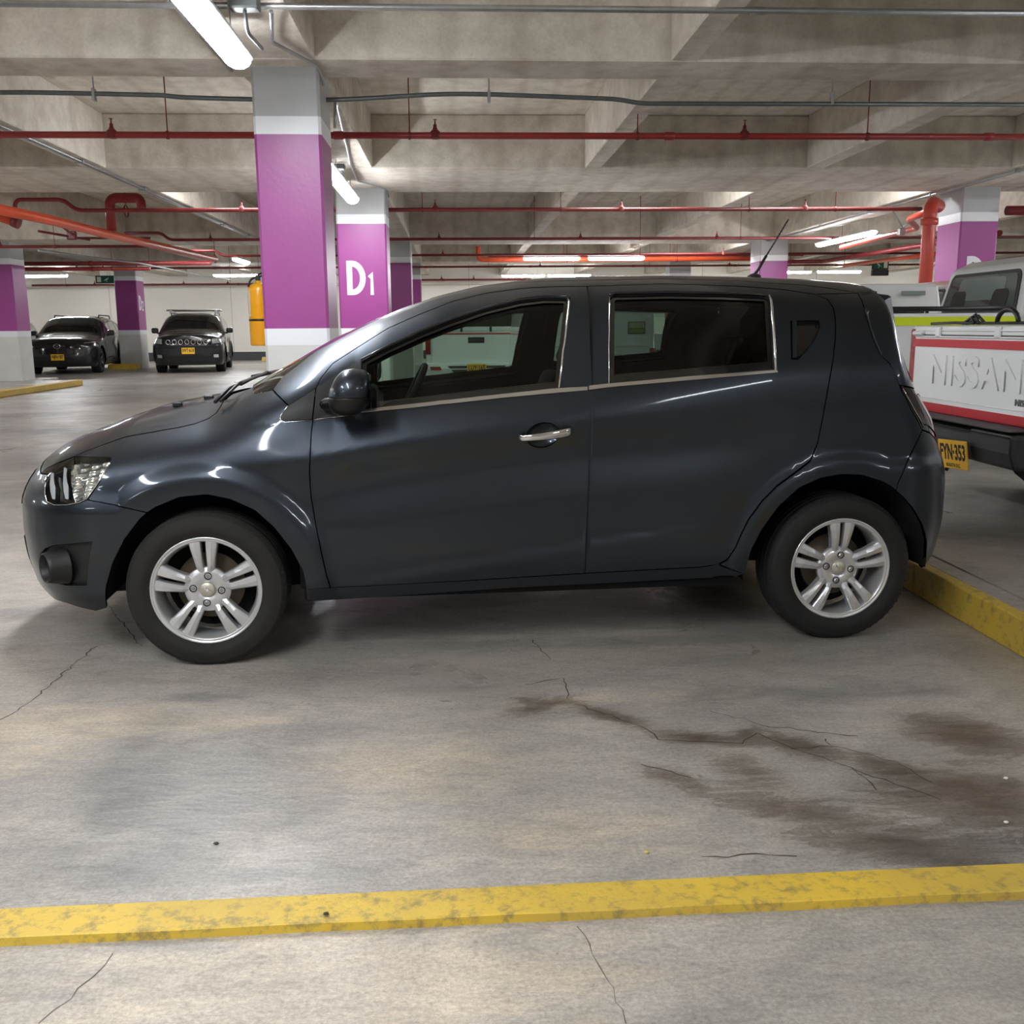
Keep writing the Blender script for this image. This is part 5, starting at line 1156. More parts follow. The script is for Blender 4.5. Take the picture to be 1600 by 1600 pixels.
# vent grille high on the far right
t = thing('vent_grille', 'pale ribbed vent panel high behind the right-hand pickup cab', 'vent', (17.0, 30., 2.2))
b = bmesh.new(); box(b, -1.4, 1.4, 0, .04, -.3, .35); obj('backing', b, mat('vent_backing', (120, 124, 124), .6), t)
for k in range(18): b = bmesh.new(); box(b, -1.36+k*.16, -1.26+k*.16, -.04, .0, -.28, .33, .008); obj('slat', b, M_WHITE, t)
b = bmesh.new(); box(b, -1.5, 1.5, -.05, .05, .35, .42); box(b, -1.5, -1.4, -.05, .05, -2.11, .42); box(b, 1.4, 1.5, -.05, .05, -2.11, .42); obj('frame', b, M_DGALV, t)
#%%OTHERCARS
# ================================================================ the two black SUVs on the left
M_BLKPAINT = mat('black_metallic_paint', (26, 28, 31), .3, .6, coat=1.); M_CLAD = mat('dark_cladding', (20, 21, 22), .55)
M_DARKGLASS = mat('dark_window_glass', (14, 17, 19), .06, coat=1.); M_LAMPS = mat('bright_lamp_chrome', (220, 224, 228), .15, metal=.8)
M_PLATE = mat('plate_yellow', (240, 186, 40), .45); M_INK = mat('plate_ink', (20, 18, 14), .6); SHUT.add(M_BLKPAINT)
def plate(parent, M, txt, city='', w=.33, h=.165):
    b = bmesh.new(); box(b, -w/2, w/2, -h/2, h/2, -.004, .002, .003, M); e = obj('licence_plate', b, M_PLATE, parent)
    text('plate_characters', txt, h*.74, M_INK, e, M @ Matrix.Translation((0, h*.06, .0025)), .0008, .0035, sx=.66)
    if city: text('plate_city', city, h*.17, M_INK, e, M @ Matrix.Translation((0, -h*.38, .0025)), .0006, .0006, sx=.9)
    return e
def shell_P(p):
    ZG = smooth_tab(p['zu'], p['zz'], p['UN'], p['UT'], .10); AFg = smooth_tab(p['afz'], p['afa'], .1, 1.3, .05); ARg = smooth_tab(p['arz'], p['ara'], .1, 1.8, .05)
    def P(a, t):
        a = np.atleast_1d(a).astype(float); t = np.atleast_1d(t).astype(float)
        f1 = np.clip((p['UN']-a)/1.1, 0, 1)*math.pi/2; f2 = np.clip((a-p['UT'])/1.1, 0, 1)*math.pi/2
        def se(f, n): r = (np.abs(np.sin(f))**n+np.abs(np.cos(f))**n)**(-1/n); return r*np.sin(f), r*np.cos(f)
        s1, w1 = se(f1, p['nf']); s2, w2 = se(f2, 3.2); wf = w1*w2; um = np.clip(a, p['UN'], p['UT'])
        zc = I(um, *ZG); zc = np.where(a < p['UN'], I(s1, [0, .5, .85, 1], [ZG[1][0], p['nz'][0], p['nz'][1], p['nz'][2]]), zc); zc = np.where(a > p['UT'], zc-.06*s2**2, zc)
        H = p['H']; z1 = zc-H; n = I(um, [p['ws'], p['ws']+.6], [p.get('nh', 3.2), 4.5])
        th = np.clip(t-1, 0, 1)*math.pi/2; r = (np.abs(np.sin(th))**n+np.abs(np.cos(th))**n)**(-1/n)
        z = np.where(t <= 1, .2+(z1-.2)*t, z1+H*r*np.sin(th)); sw = np.where(t <= 1, 1., r*np.cos(th))
        tum = .38*soft(z-p['belt'], .03); tuck = .10*np.clip((.42-z)/.25, 0, 2)**2
        w = (p['W']*wf-tum*wf)*sw-tuck*wf-.02*wf*np.exp(-((z-p['belt']+.18)/.09)**2)
        for cu in p['arch']:
            rr = np.hypot(um-cu, z-p['R']); w = w+.03*(1-sstep(rr, p['R']+.10, p['R']+.20))*wf*(t < 1.2)
        return np.stack([um-I(z, *AFg)*s1+I(z, *ARg)*s2, w, z], 1)
    return P
def suv(name, label, fc, rc_, z0, p, kind):
    fc, rc_ = np.array(fc), np.array(rc_); d = (rc_-fc)/np.linalg.norm(rc_-fc); th = math.atan2(d[1], d[0]); ex = np.array([d[0], d[1], 0]); ew = np.array([d[1], -d[0], 0])
    O = np.array([fc[0], fc[1], z0])+ex*p['ov']       # origin under the front axle
    S = Surf(shell_P(p), O, ex, ew, (p['UN']-1.1, p['UT']+1.1), (0., 2.), .6, (120, 60)); settle(S, O, ex, ew)
    t = thing(name, label, 'car', tuple(O), th); a0, a1 = S.ar
    def tz_(a, z):
        lo, hi = 0., 2.
        for _ in range(30):
            m_ = (lo+hi)/2
            if S.P(a, m_)[0, 2] < z: lo = m_
            else: hi = m_
        return lo
    def Dz(a, z): return ('d', a, tz_(a, z))
    def Fw(w, z):       # point of the front face
        lo, hi = a0, p['UN']
        for _ in range(30):
            m_ = (lo+hi)/2
            if S.P(m_, tz_(m_, z))[0, 1] < w: lo = m_
            else: hi = m_
        return Dz(lo, z)
    TR = lambda *q: S.trace(list(q), .06, True)
    bottom = []
    u_ = [('d', a0, 0.04)]
    for cu in p['arch']:
        R_ = p['R']+.06
        for q in np.linspace(math.pi, 0, 13):
            zz = p['R']+R_*math.sin(q); zz = max(zz, .24); u_.append(Dz(cu+R_*math.cos(q)*(1. if 0 < q < math.pi else 1), zz))
        u_[-13] = ('d', cu-R_, .04); u_.append(('d', cu+R_, .04))
    # keep the order from nose to tail
    u_ = [u_[0]]+sorted(u_[1:], key=lambda v: 0) if False else u_
    u_.append(('d', a1, .04))
    body = S.trace(u_+[('d', a1, 2.), ('d', a0, 2.)], .06, True)
    m = M_BLKPAINT if kind == 'b' else mat('charcoal_metallic_paint', (46, 48, 51), .3, .6, coat=1.)
    patch(S, 'body_shell', closed(body), m, t, both=True, step=.05, edge=.01, gap=0)
    def pz(nm, pts, m, off=.004, par=t, both=True, **k): return patch(S, nm, closed(TR(*pts)), m, par, off=off, both=both, gap=0, edge=.006, step=.06, **k)
    ws0, ws1 = p['ws'], p['ws']+p['wl']
    pz('windscreen', [('d', ws0+.16, 1.30), ('d', ws1, 1.36), ('d', ws1, 2.), ('d', ws0, 2.), ('d', ws0+.02, 1.7)], M_DARKGLASS, .005)
    for side in (False, True):
        for nm, q in p['wins']:
            patch(S, nm, closed(TR(*[Dz(*v) for v in q])), M_DARKGLASS, t, off=.004, mirror=side, gap=0, edge=.006, step=.08)
        for cu in p['arch']:
            ring = [(cu+(p['R']+.14)*math.cos(q), max(.25, p['R']+(p['R']+.13)*math.sin(q))) for q in np.linspace(math.pi*1.02, -.02*math.pi, 11)]+[(cu+(p['R']+.06)*math.cos(q), max(.25, p['R']+(p['R']+.06)*math.sin(q))) for q in np.linspace(-.02*math.pi, math.pi*1.02, 11)]
            patch(S, 'arch_cladding', closed(TR(*[Dz(*v) for v in ring])), M_CLAD, t, off=.008, mirror=side, gap=0, edge=.01, step=.06)
        patch(S, 'sill_cladding', closed(TR(Dz(p['arch'][0]+p['R']+.12, .22), Dz(p['arch'][1]-p['R']-.12, .22), Dz(p['arch'][1]-p['R']-.12, .38), Dz(p['arch'][0]+p['R']+.12, .38))), M_CLAD, t, off=.008, mirror=side, gap=0, edge=.01, step=.1)
        for q in p['doors']: strip_tube(S, 'door_gap', ['D']+[(v[0], v[1]*S.sc) for v in [(w_[0], tz_(*w_)) for w_ in q]], M_CLAD, t, .006, .0, mirror=side)
        sg = -1 if side else 1
        for cu in p['arch']:
            wheel(t, (cu, -(p['W']-.12)*sg, p['R']), R=p['R'], Wd=.23, rim_r=p['R']-.12, side=sg, simple=True, m_rim=mat('dark_alloy', (70, 72, 75), .3, metal=.6), rot=.3)
        b = bmesh.new(); box(b, ws0+.45, ws0+.60, -(p['W']+.20)*sg if sg > 0 else p['W']+.02, -(p['W']+.02) if sg > 0 else (p['W']+.20), p['belt']+.02, p['belt']+.17, .04, seg=3); box(b, ws0+.5, ws0+.56, -(p['W']+.06)*sg if sg > 0 else p['W']-.06, -(p['W']-.06) if sg > 0 else p['W']+.06, p['belt']+.0, p['belt']+.05, .01); obj('door_mirror', b, m, t)
        b = bmesh.new(); zr = p['roof']-.035; yy = -.60*sg
        tube(b, [(p['rail'][0], yy, zr-.02), (p['rail'][0]+.08, yy, zr+.05), (p['rail'][1]-.1, yy, zr+.05), (p['rail'][1], yy, zr-.04)], .018, 8); obj('roof_rail', b, M_CLAD if kind == 'a' else M_GALV, t)
    if kind == 'b':
        for u in (ws1+.25, ws1+1.0):
            b = bmesh.new(); tube(b, [(u, -.74, p['roof']+.07), (u, .74, p['roof']+.07)], .022, 8); box(b, u-.05, u+.05, -.66, -.58, p['roof']-.02, p['roof']+.09, .01); box(b, u-.05, u+.05, .58, .66, p['roof']-.02, p['roof']+.09, .01); obj('roof_bar', b, M_GALV, t)
    b = bmesh.new(); box(b, p['arch'][0]-.1, p['arch'][1]+.2, -.6, .6, .2, .5); obj('underbody', b, M_WELL, t)
    FZ = lambda L_: [Fw(w, z) for w, z in L_]
    if kind == 'a':
        g = pz('grille', FZ([(0.02, .56), (.40, .56), (.58, .70), (.62, .84), (0.02, .86)]), M_GLOSSB)
        pz('grille_rim', FZ([(0.02, .545), (.42, .545), (.60, .69), (.58, .70), (.40, .56), (0.02, .56)]), M_CLAD, .01)
        pz('lower_intake', FZ([(0.02, .24), (.66, .26), (.70, .40), (0.02, .44)]), M_CLAD, .006)
        for s_ in (False, True):
            patch(S, 'headlamp', closed(TR(*FZ([(.60, .80), (.90, .82), (.90, .90), (.62, .88)]))), M_GLOSSB, t, off=.006, mirror=s_, gap=0, edge=.008, step=.05)
            patch(S, 'lamp_strip', closed(TR(*FZ([(.64, .835), (.87, .85), (.87, .875), (.66, .86)]))), M_LAMPS, t, off=.010, mirror=s_, gap=0, edge=.006, step=.05)
            patch(S, 'side_intake', closed(TR(*FZ([(.74, .50), (.88, .44), (.90, .66), (.82, .64)]))), M_CLAD, t, off=.006, mirror=s_, gap=0, edge=.008, step=.05)
        u0 = S.P(a0, tz_(a0, .75))[0, 0]-.012
        b = bmesh.new(); R_ = [(u0, .085*math.cos(q), .77+.06*math.sin(q)) for q in np.linspace(0, 2*math.pi, 25)]; tube(b, R_, .007, 6, False); tube(b, [(u0, -.08, .80), (u0, -.03, .785), (u0, 0, .755), (u0, .03, .785), (u0, .08, .80)], .006, 6); obj('badge', b, M_CHROME, t)
        pc = S.P(a0, tz_(a0, .52))[0]; plate(t, frame_M((pc[0]-.03, .0, .48), (0, -1, 0), (0, 0, 1)), 'NJN·187')
    else:
        pz('grille', FZ([(0.02, .74), (.60, .74), (.62, .90), (0.02, .92)]), M_GLOSSB)
        for k in range(7):
            w_c = -.48+k*.16; aw = abs(w_c)
            o_ = Fw(max(aw, .03), .82); c = S.local(np.array([o_[1]]), np.array([o_[2]]))[0]; b = bmesh.new()
            pts = [(c[0]-.012, w_c+.052*math.cos(q)*(1.), .83+.062*math.sin(q)) for q in np.linspace(0, 2*math.pi, 17)]; tube(b, pts, .009, 6, False); obj('grille_slot', b, M_CHROME, t)
        pz('lower_intake', FZ([(0.02, .28), (.55, .28), (.60, .46), (0.02, .46)]), M_CLAD, .006); pz('bumper_bar', FZ([(0.02, .52), (.80, .54), (.82, .66), (0.02, .68)]), M_CLAD, .006)
        for s_ in (False, True):
            patch(S, 'headlamp', closed(TR(*FZ([(.64, .78), (.86, .80), (.87, .93), (.64, .91)]))), M_LAMPS, t, off=.008, mirror=s_, gap=0, edge=.008, step=.05)
            patch(S, 'fog_lamp', closed(TR(*FZ([(.66, .42), (.78, .42), (.78, .50), (.66, .50)]))), M_LAMPS, t, off=.008, mirror=s_, gap=0, edge=.008, step=.05)
        pc = S.P(a0, tz_(a0, .6))[0]; plate(t, frame_M((pc[0]-.03, -.02, .60), (0, -1, 0), (0, 0, 1)), 'IWT·618')
    return t
PA = dict(UN=-.15, UT=3.35, W=.93, H=.34, nf=2.9, nz=(1.01, .98, .93), zu=[-.15, .2, .45, .62, .9, 1.3, 1.55, 2.2, 3.0, 3.35], zz=[1.03, 1.06, 1.08, 1.14, 1.32, 1.54, 1.59, 1.61, 1.57, 1.52],
    afz=[.1, .3, .5, .8, .95, 1.1], afa=[.60, .70, .74, .72, .64, .55], arz=[.1, .3, .7, 1.0, 1.3, 1.6], ara=[.35, .45, .48, .40, .25, .15], belt=1.02, arch=(0., 2.81), R=.36, ws=.42, wl=.98, ov=.92, roof=1.60, rail=(1.6, 3.2),
    wins=[('side_window', [(.98, 1.08), (1.75, 1.09), (1.75, 1.45), (1.52, 1.45)]), ('side_window', [(1.82, 1.09), (2.6, 1.11), (2.6, 1.42), (1.82, 1.45)]), ('side_window', [(2.67, 1.12), (3.0, 1.17), (2.95, 1.36), (2.67, 1.41)])],
    doors=[[(.72, .36), (.68, .70), (.75, 1.03)], [(1.78, .36), (1.79, 1.05)], [(2.40, .70), (2.64, 1.08)]])
PB = dict(UN=-.2, UT=3.1, W=.90, H=.32, nf=3.6, nz=(1.05, 1.03, 1.0), zu=[-.2, .1, .4, .55, .8, 1.15, 1.4, 2.2, 2.9, 3.1], zz=[1.06, 1.09, 1.12, 1.18, 1.36, 1.57, 1.62, 1.64, 1.61, 1.58],
    afz=[.1, .3, .5, .8, 1.0, 1.1], afa=[.48, .58, .62, .62, .56, .5], arz=[.1, .3, .7, 1.0, 1.3, 1.6], ara=[.35, .45, .48, .42, .32, .2], belt=1.04, arch=(0., 2.64), R=.345, ws=.38, wl=.90, ov=.84, roof=1.63, rail=(1.4, 3.0),
    wins=[('side_window', [(.92, 1.10), (1.60, 1.11), (1.60, 1.48), (1.38, 1.48)]), ('side_window', [(1.67, 1.11), (2.4, 1.12), (2.4, 1.47), (1.67, 1.48)]), ('side_window', [(2.47, 1.13), (2.85, 1.16), (2.75, 1.42), (2.47, 1.45)])],
    doors=[[(.68, .36), (.64, .70), (.7, 1.05)], [(1.63, .36), (1.64, 1.07)], [(2.25, .70), (2.44, 1.10)]])
sa = suv('suv', 'black SUV with a winged oval badge, half hidden by the far column lettered D2', (-11.18, 28.6), (-11.80, 33.2), .05, PA, 'a')
sa.scale = (1.045,)*3
sb = suv('suv', 'black SUV with seven-slot grille and roof bars, right of the D2 column', (-7.62, 28.7), (-8.30, 33.0), .06, PB, 'b'); sb.scale = (1.06,)*3
c = copy_tree(sa); c.location = (-14.75, 31.4, .06); c['label'] = 'dark car showing only a sliver right behind the left edge column'; 
# ================================================================ white pickups and van
M_WBODY = mat('white_vehicle_paint', (226, 228, 228), .25, coat=.8); M_REDR = mat('red_reflective_tape', (186, 36, 48), .35, var=.06, vscale=30); M_LIME = mat('lime_reflective_tape', (214, 230, 30), .4)
M_BUMP = mat('dark_step_bumper', (44, 46, 50), .5, var=.15, vscale=4); M_TL = mat('red_tail_lamp', (150, 14, 24), .12, coat=1.)
def prism(b, prof, y0, y1, sc_top=None, zr=None):
    """extrude an (x,z) outline from y0 to y1; sc_top narrows it with height"""
    def yy(y, z):
        if sc_top is None: return y
        k = min(1, max(0, (z-zr[0])/(zr[1]-zr[0]))); return y*(1+(sc_top-1)*k)
    A = [b.verts.new((x, yy(y0, z), z)) for x, z in prof]; B = [b.verts.new((x, yy(y1, z), z)) for x, z in prof]; n = len(prof)
    fs = [b.faces.new(A), b.faces.new(B[::-1])]+[b.faces.new((A[i], B[i], B[(i+1) % n], A[(i+1) % n])) for i in range(n)]
    bmesh.ops.recalc_face_normals(b, faces=fs); return A+B
def bevel_all(b, w, seg=2, ang=30):
    es = [e for e in b.edges if len(e.link_faces) == 2 and e.calc_face_angle(0) > math.radians(ang)]
    bmesh.ops.bevel(b, geom=es, offset=w, segments=seg, affect='EDGES', profile=.5, clamp_overlap=True)
def archp(cx, r, z0, n=9): return [(cx+r*math.cos(q), z0+r*math.sin(q)) for q in np.linspace(0, math.pi, n)]
def quad_panel(b, pts, d, inward):
    """flat panel through the points with thickness d along 'inward'"""
    n = len(pts); A = [b.verts.new(p) for p in pts]; B = [b.verts.new(Vector(p)+Vector(inward)*d) for p in pts]
    fs = [b.faces.new(A), b.faces.new(B[::-1])]+[b.faces.new((A[i], B[i], B[(i+1) % n], A[(i+1) % n])) for i in range(n)]; bmesh.ops.recalc_face_normals(b, faces=fs)
def rrect(cy, cz, w, h, r, top=1., n=4):
    out = []
    for (sx, sz, a0) in ((1, -1, -math.pi/2), (1, 1, 0), (-1, 1, math.pi/2), (-1, -1, math.pi)):
        for k in range(n+1):
            q = a0+math.pi/2*k/n; x = sx*(w/2-r)+r*math.cos(q); z = sz*(h/2-r)+r*math.sin(q)
            out.append((cy+x*(1+(top-1)*(z/h+.5)), cz+z))
    return out
def pickup(label, loc, th, plate_txt=None, city='', detail=True, stripes=None, canopy=None, rails=False, tz_plate=None, emboss=None, bump='black', name='pickup_truck', zt=1.12):
    """origin on the ground under the tailgate; +x towards the cab"""
    t = thing(name, label, 'pickup truck', loc, th); RW = .34
    # bed sides with their wheel arches
    for s in (1, -1):
        b = bmesh.new(); prism(b, [(0, .50), (.60, .50)]+[(v[0], v[1]) for v in archp(1.02, .42, .36)[::-1]][1:-1]+[(1.46, .50), (1.52, .50), (1.52, zt), (0, zt)], s*.76, s*.865); bevel_all(b, .02)
        obj('bed_side', b, M_WBODY, t)
        b = bmesh.new(); box(b, -.012, .14, min(s*.78, s*.872), max(s*.78, s*.872), .74, 1.10, .015, seg=2); obj('tail_lamp', b, M_TL, t)
        b = bmesh.new()
        A_ = archp(1.02, .42, .36, 13); 
        for k in range(12):
            p0, p1 = A_[k], A_[k+1]; b.faces.new([b.verts.new((p0[0], s*.85, p0[1])), b.verts.new((p1[0], s*.85, p1[1])), b.verts.new((p1[0], s*.45, p1[1])), b.verts.new((p0[0], s*.45, p0[1]))])
        obj('wheel_arch', b, M_WELL, t)
        if stripes == 'lime': b = bmesh.new(); box(b, .16, 1.50, min(s*.866, s*.870), max(s*.866, s*.870), zt-.10, zt-.03, 0); obj('lime_stripe', b, M_LIME, t)
        if rails: b = bmesh.new(); tube(b, [(.05, s*.82, zt+.035), (1.5, s*.82, zt+.035)], .02, 8); [tube(b, [(x, s*.82, zt-.01), (x, s*.82, zt+.035)], .015, 8) for x in (.1, .75, 1.4)]; obj('bed_rail', b, M_BLACK, t)
    b = bmesh.new(); box(b, .02, 1.52, -.77, .77, .56, .62); obj('bed_floor', b, M_BUMP, t)
    b = bmesh.new(); box(b, 1.47, 1.52, -.77, .77, .6, zt); obj('bed_front', b, M_WBODY, t)
    # tailgate
    b = bmesh.new(); box(b, -.03, .03, -.765, .765, .57, zt, .018, seg=2); tg = obj('tailgate', b, M_WBODY, t)
    fx = -.032
    def mark(nm, y0, y1, z0, z1, m, d=.003, r=0.): b = bmesh.new(); box(b, fx-d, fx+.002, y0, y1, z0, z1, r); return obj(nm, b, m, tg)
    if stripes == 'red':
        mark('red_stripe', -.76, .76, .985, 1.035, M_REDR); mark('red_stripe', -.76, .76, .575, .63, M_REDR)
        for z0, z1 in ((1.045, 1.056), (1.085, 1.095)): mark('pressed_rib', -.74, .74, z0, z1, M_WBODY, .008, .003)
        mark('black_groove_line', -.74, .74, 1.057, 1.064, M_BLACK, .0015)  # thin black strip between the pressed ribs
        for y in (.42, -.28): mark('tailgate_clip', y-.03, y+.03, 1.05, 1.115, M_WBODY, .015, .006)
        b = bmesh.new(); box(b, -.06, .02, .62, .75, 1.055, 1.085, .01); obj('latch', b, M_WBODY, tg)
        mark('rib_edge', -.70, .70, .655, .662, M_WBODY, .004, .001)
    elif stripes == 'thinred': mark('red_stripe', -.76, .76, 1.075, 1.10, M_REDR)
    if emboss:
        M = frame_M((fx-.001, -.02, .835), (0, -1, 0), (0, 0, 1)); text('pressed_lettering', emboss, .25, M_WBODY, tg, M, .006, .007, sx=1.2, font_space=1.08)
        text('badge_lettering', emboss, .050, mat('badge_grey', (110, 112, 112), .3, metal=.5), tg, frame_M((fx-.001, -.60, .70), (0, -1, 0), (0, 0, 1)), .003, .001, sx=1.2)
        b = bmesh.new(); lathe(b, [(.0, .0), (.022, 0), (.024, .01), (.018, .014), (0, .014)], 20, Matrix(((0, 0, -1, fx-.055), (1, 0, 0, .25), (0, 1, 0, .52), (0, 0, 0, 1)))); obj('lock', b, M_GALV, t)
    if bump == 'black':
        b = bmesh.new(); prism(b, [(-.20, .55), (-.20, .47), (-.17, .36), (.02, .36), (.02, .555)], -.40, .40); prism(b, [(-.24, .56), (-.24, .46), (-.21, .37), (.02, .37), (.02, .565)], -.86, -.42); prism(b, [(-.24, .56), (-.24, .46), (-.21, .37), (.02, .37), (.02, .565)], .42, .86); bevel_all(b, .022)
        bp_ = obj('rear_bumper', b, M_BUMP, t)
        for z in (.485, .515): b = bmesh.new(); box(b, -.25, -.06, -.84, .84, z+.055, z+.062, .003); obj('bumper_tread', b, M_CLAD, bp_)
        b = bmesh.new(); tube(b, [(-.05, .1, .40), (-.06, .1, .30), (-.09, .1, .24)], .012, 6); obj('tow_hook', b, M_BLACK, t)
    else:
        b = bmesh.new(); prism(b, [(-.16, .60), (-.18, .50), (-.14, .38), (.02, .36), (.02, .60)], -.86, .86); bevel_all(b, .025); bp_ = obj('rear_bumper', b, M_WBODY, t)
        b = bmesh.new(); quad_panel(b, [(-.187, -.50, .55), (-.187, .50, .55), (-.160, .36, .40), (-.160, -.36, .40)], .012, (1, 0, 0)); obj('bumper_recess', b, M_BUMP, bp_)
        for s in (1, -1): b = bmesh.new(); quad_panel(b, [(-.188, s*.62, .54), (-.188, s*.80, .54), (-.184, s*.78, .48), (-.184, s*.60, .48)], .01, (1, 0, 0)); obj('reflector', b, M_TL, bp_)
        b = bmesh.new(); box(b, -.04, -.03, -.14, .14, .93, 1.03, .004); obj('handle_recess', b, M_BLACK, tg); b = bmesh.new(); box(b, -.06, -.03, -.14, .14, .95, .985, .01); obj('tailgate_handle', b, M_BUMP, tg)
    if plate_txt:
        z = tz_plate or .47; M = frame_M((-.268 if bump == 'black' else -.20, -.32 if bump == 'black' else 0, z), (0, -1, .06 if bump == 'black' else 0), (-.12, .06, 1)); plate(t, M, plate_txt, city)
    # cab
    b = bmesh.new(); prism(b, [(1.55, .42), (3.62, .42)]+archp(4.02, .42, .36)[::-1][1:-1]+[(4.46, .42), (4.98, .40), (5.0, .80), (4.92, .95), (3.95, 1.10), (1.55, 1.12)], -.865, .865); bevel_all(b, .035); obj('cab_body', b, M_WBODY, t)
    zr = (1.08, 1.68); gh = [(1.57, 1.05), (1.68, 1.60), (1.84, 1.675), (2.9, 1.685), (3.15, 1.63), (3.98, 1.05)]
    b = bmesh.new(); prism(b, gh, -.80, .80, .82, zr); bevel_all(b, .04, 3)
    # rear window opening pocket
    cabm = obj('cab_top', b, M_WBODY, t)
    def rear_pt(y, z):
        return (1.57+.2*(z-1.05), y, z)
    o1 = rrect(0, 1.375, 1.32, .37, .07, .90); 
    b = bmesh.new(); quad_panel(b, [(rear_pt(y, z)[0]-.010, y, z) for y, z in o1], .02, (1, 0, 0)); obj('window_gasket', b, M_BLACK, t)
    o2 = rrect(0, 1.375, 1.24, .31, .05, .90); b = bmesh.new(); quad_panel(b, [(rear_pt(y, z)[0]-.013, y, z) for y, z in o2], .004, (1, 0, 0)); rw = obj('rear_window', b, mat('cab_glass', (70, 84, 84), .05, coat=1.), t)
    for y in (-.36, .36): b = bmesh.new(); quad_panel(b, [(rear_pt(yy_, z)[0]-.016, yy_, z) for yy_, z in rrect(y, 1.31, .26, .18, .06)], .003, (1, 0, 0)); obj('headrest', b, mat('headrest_dark', (34, 38, 38), .2), rw)
    b = bmesh.new(); quad_panel(b, [(rear_pt(yy_, z)[0]-.0155, yy_, z) for yy_, z in rrect(0, 1.41, .80, .20, .05)], .002, (1, 0, 0)); obj('view_through', b, mat('pale_view', (112, 128, 126), .1, coat=1.), rw)
    for s in (1, -1):
        for pts in ([(1.72, 1.14), (2.38, 1.14), (2.38, 1.55), (1.84, 1.55)], [(2.46, 1.14), (3.62, 1.14), (3.05, 1.56), (2.46, 1.56)]):
            b = bmesh.new(); quad_panel(b, [(x, s*(.80*(1-.18*(z-1.08)/.6)+.004), z) for x, z in pts], .01, (0, -s, 0)); obj('side_window', b, M_DARKGLASS, t)
        for x in (1.62, 2.42, 3.55): b = bmesh.new(); box(b, x-.004, x+.004, min(s*.862, s*.868), max(s*.862, s*.868), .45, 1.09); obj('door_gap', b, M_CLAD, t)
        for x in (2.25, 3.05): b = bmesh.new(); box(b, x, x+.16, min(s*.866, s*.895), max(s*.866, s*.895), .94, .97, .01); obj('door_handle', b, M_WBODY if bump == 'black' else M_BLACK, t)
        b = bmesh.new(); box(b, 3.50, 3.62, min(s*.88, s*1.06), max(s*.88, s*1.06), 1.10, 1.30, .03, seg=2); tube(b, [(3.56, s*.84, 1.12), (3.56, s*.92, 1.15)], .02, 8); obj('door_mirror', b, M_WBODY, t)
        b = bmesh.new(); box(b, 4.86, 5.02, min(s*.58, s*.86), max(s*.58, s*.86), .72, .88, .02); obj('headlamp', b, M_LAMPS, t)
        for cx in (1.02, 4.02): wheel(t, (cx, s*.74, RW), R=RW, Wd=.23, rim_r=.21, side=-s, simple=True)
    b = bmesh.new(); quad_panel(b, [(3.20, -.56, 1.60), (3.20, .56, 1.60), (3.90, .68, 1.13), (3.90, -.68, 1.13)], .02, (.4, 0, .6)); obj('windscreen', b, M_DARKGLASS, t)
    b = bmesh.new(); box(b, 4.97, 5.03, -.5, .5, .60, .86, .01); obj('grille', b, M_CLAD, t)
    b = bmesh.new(); box(b, .1, 4.7, -.45, .45, .30, .45); obj('chassis', b, M_WELL, t)
    if canopy:
        mm, zc_ = (M_BLACK, 1.70) if canopy == 'black' else (M_WBODY, 1.62)
        b = bmesh.new(); prism(b, [(.0, zt+.005), (.14, zc_-.04), (.22, zc_), (1.50, zc_), (1.54, zt+.005)], -.85, .85, .86, (zt, zc_)); bevel_all(b, .04, 2); cn = obj('canopy', b, mm, t)
        b = bmesh.new(); quad_panel(b, [(.015, -.66, zt+.08), (.015, .66, zt+.08), (.115, .58, zc_-.10), (.115, -.58, zc_-.10)], .01, (1, 0, 0)); obj('canopy_window', b, M_DARKGLASS, cn)
        if canopy == 'black':
            b = bmesh.new(); quad_panel(b, [(.035, -.14, zt+.22), (.035, .26, zt+.22), (.062, .26, zt+.33), (.062, -.14, zt+.33)], .02, (1, 0, 0)); obj('yellow_sticker', b, mat('sticker_yellow', (206, 196, 60), .5), cn)
            b = bmesh.new(); box(b, -.04, .02, -.78, .78, zt+.0, zt+.085, .02); obj('lid_base', b, M_WBODY, cn)
            for y in (-.25, .25): b = bmesh.new(); box(b, -.06, .0, y-.02, y+.02, zt+.0, zt+.09, .01); obj('lid_hinge', b, M_BLACK, cn)
        else:
            b = bmesh.new(); box(b, 1.0, 1.3, -.815, -.80, 1.48, 1.53, .002); obj('grey_label', b, mat('grey_label', (130, 138, 140), .4), cn)
            b = bmesh.new(); quad_panel(b, [(.85, -.872, 1.04), (1.5, -.872, 1.04), (1.5, -.872, 1.16), (1.2, -.872, 1.12)], .004, (0, 1, 0)); obj('blue_wedge', b, mat('blue_tape', (28, 60, 130), .4), cn)
    return t
T1 = pickup('white pickup with red striped, embossed tailgate cut off by the right edge', (3.09, 5.78, .15), 0., 'FYN·353', 'BOGOTA D.C.', stripes='red', emboss='NISSAN', tz_plate=.395)
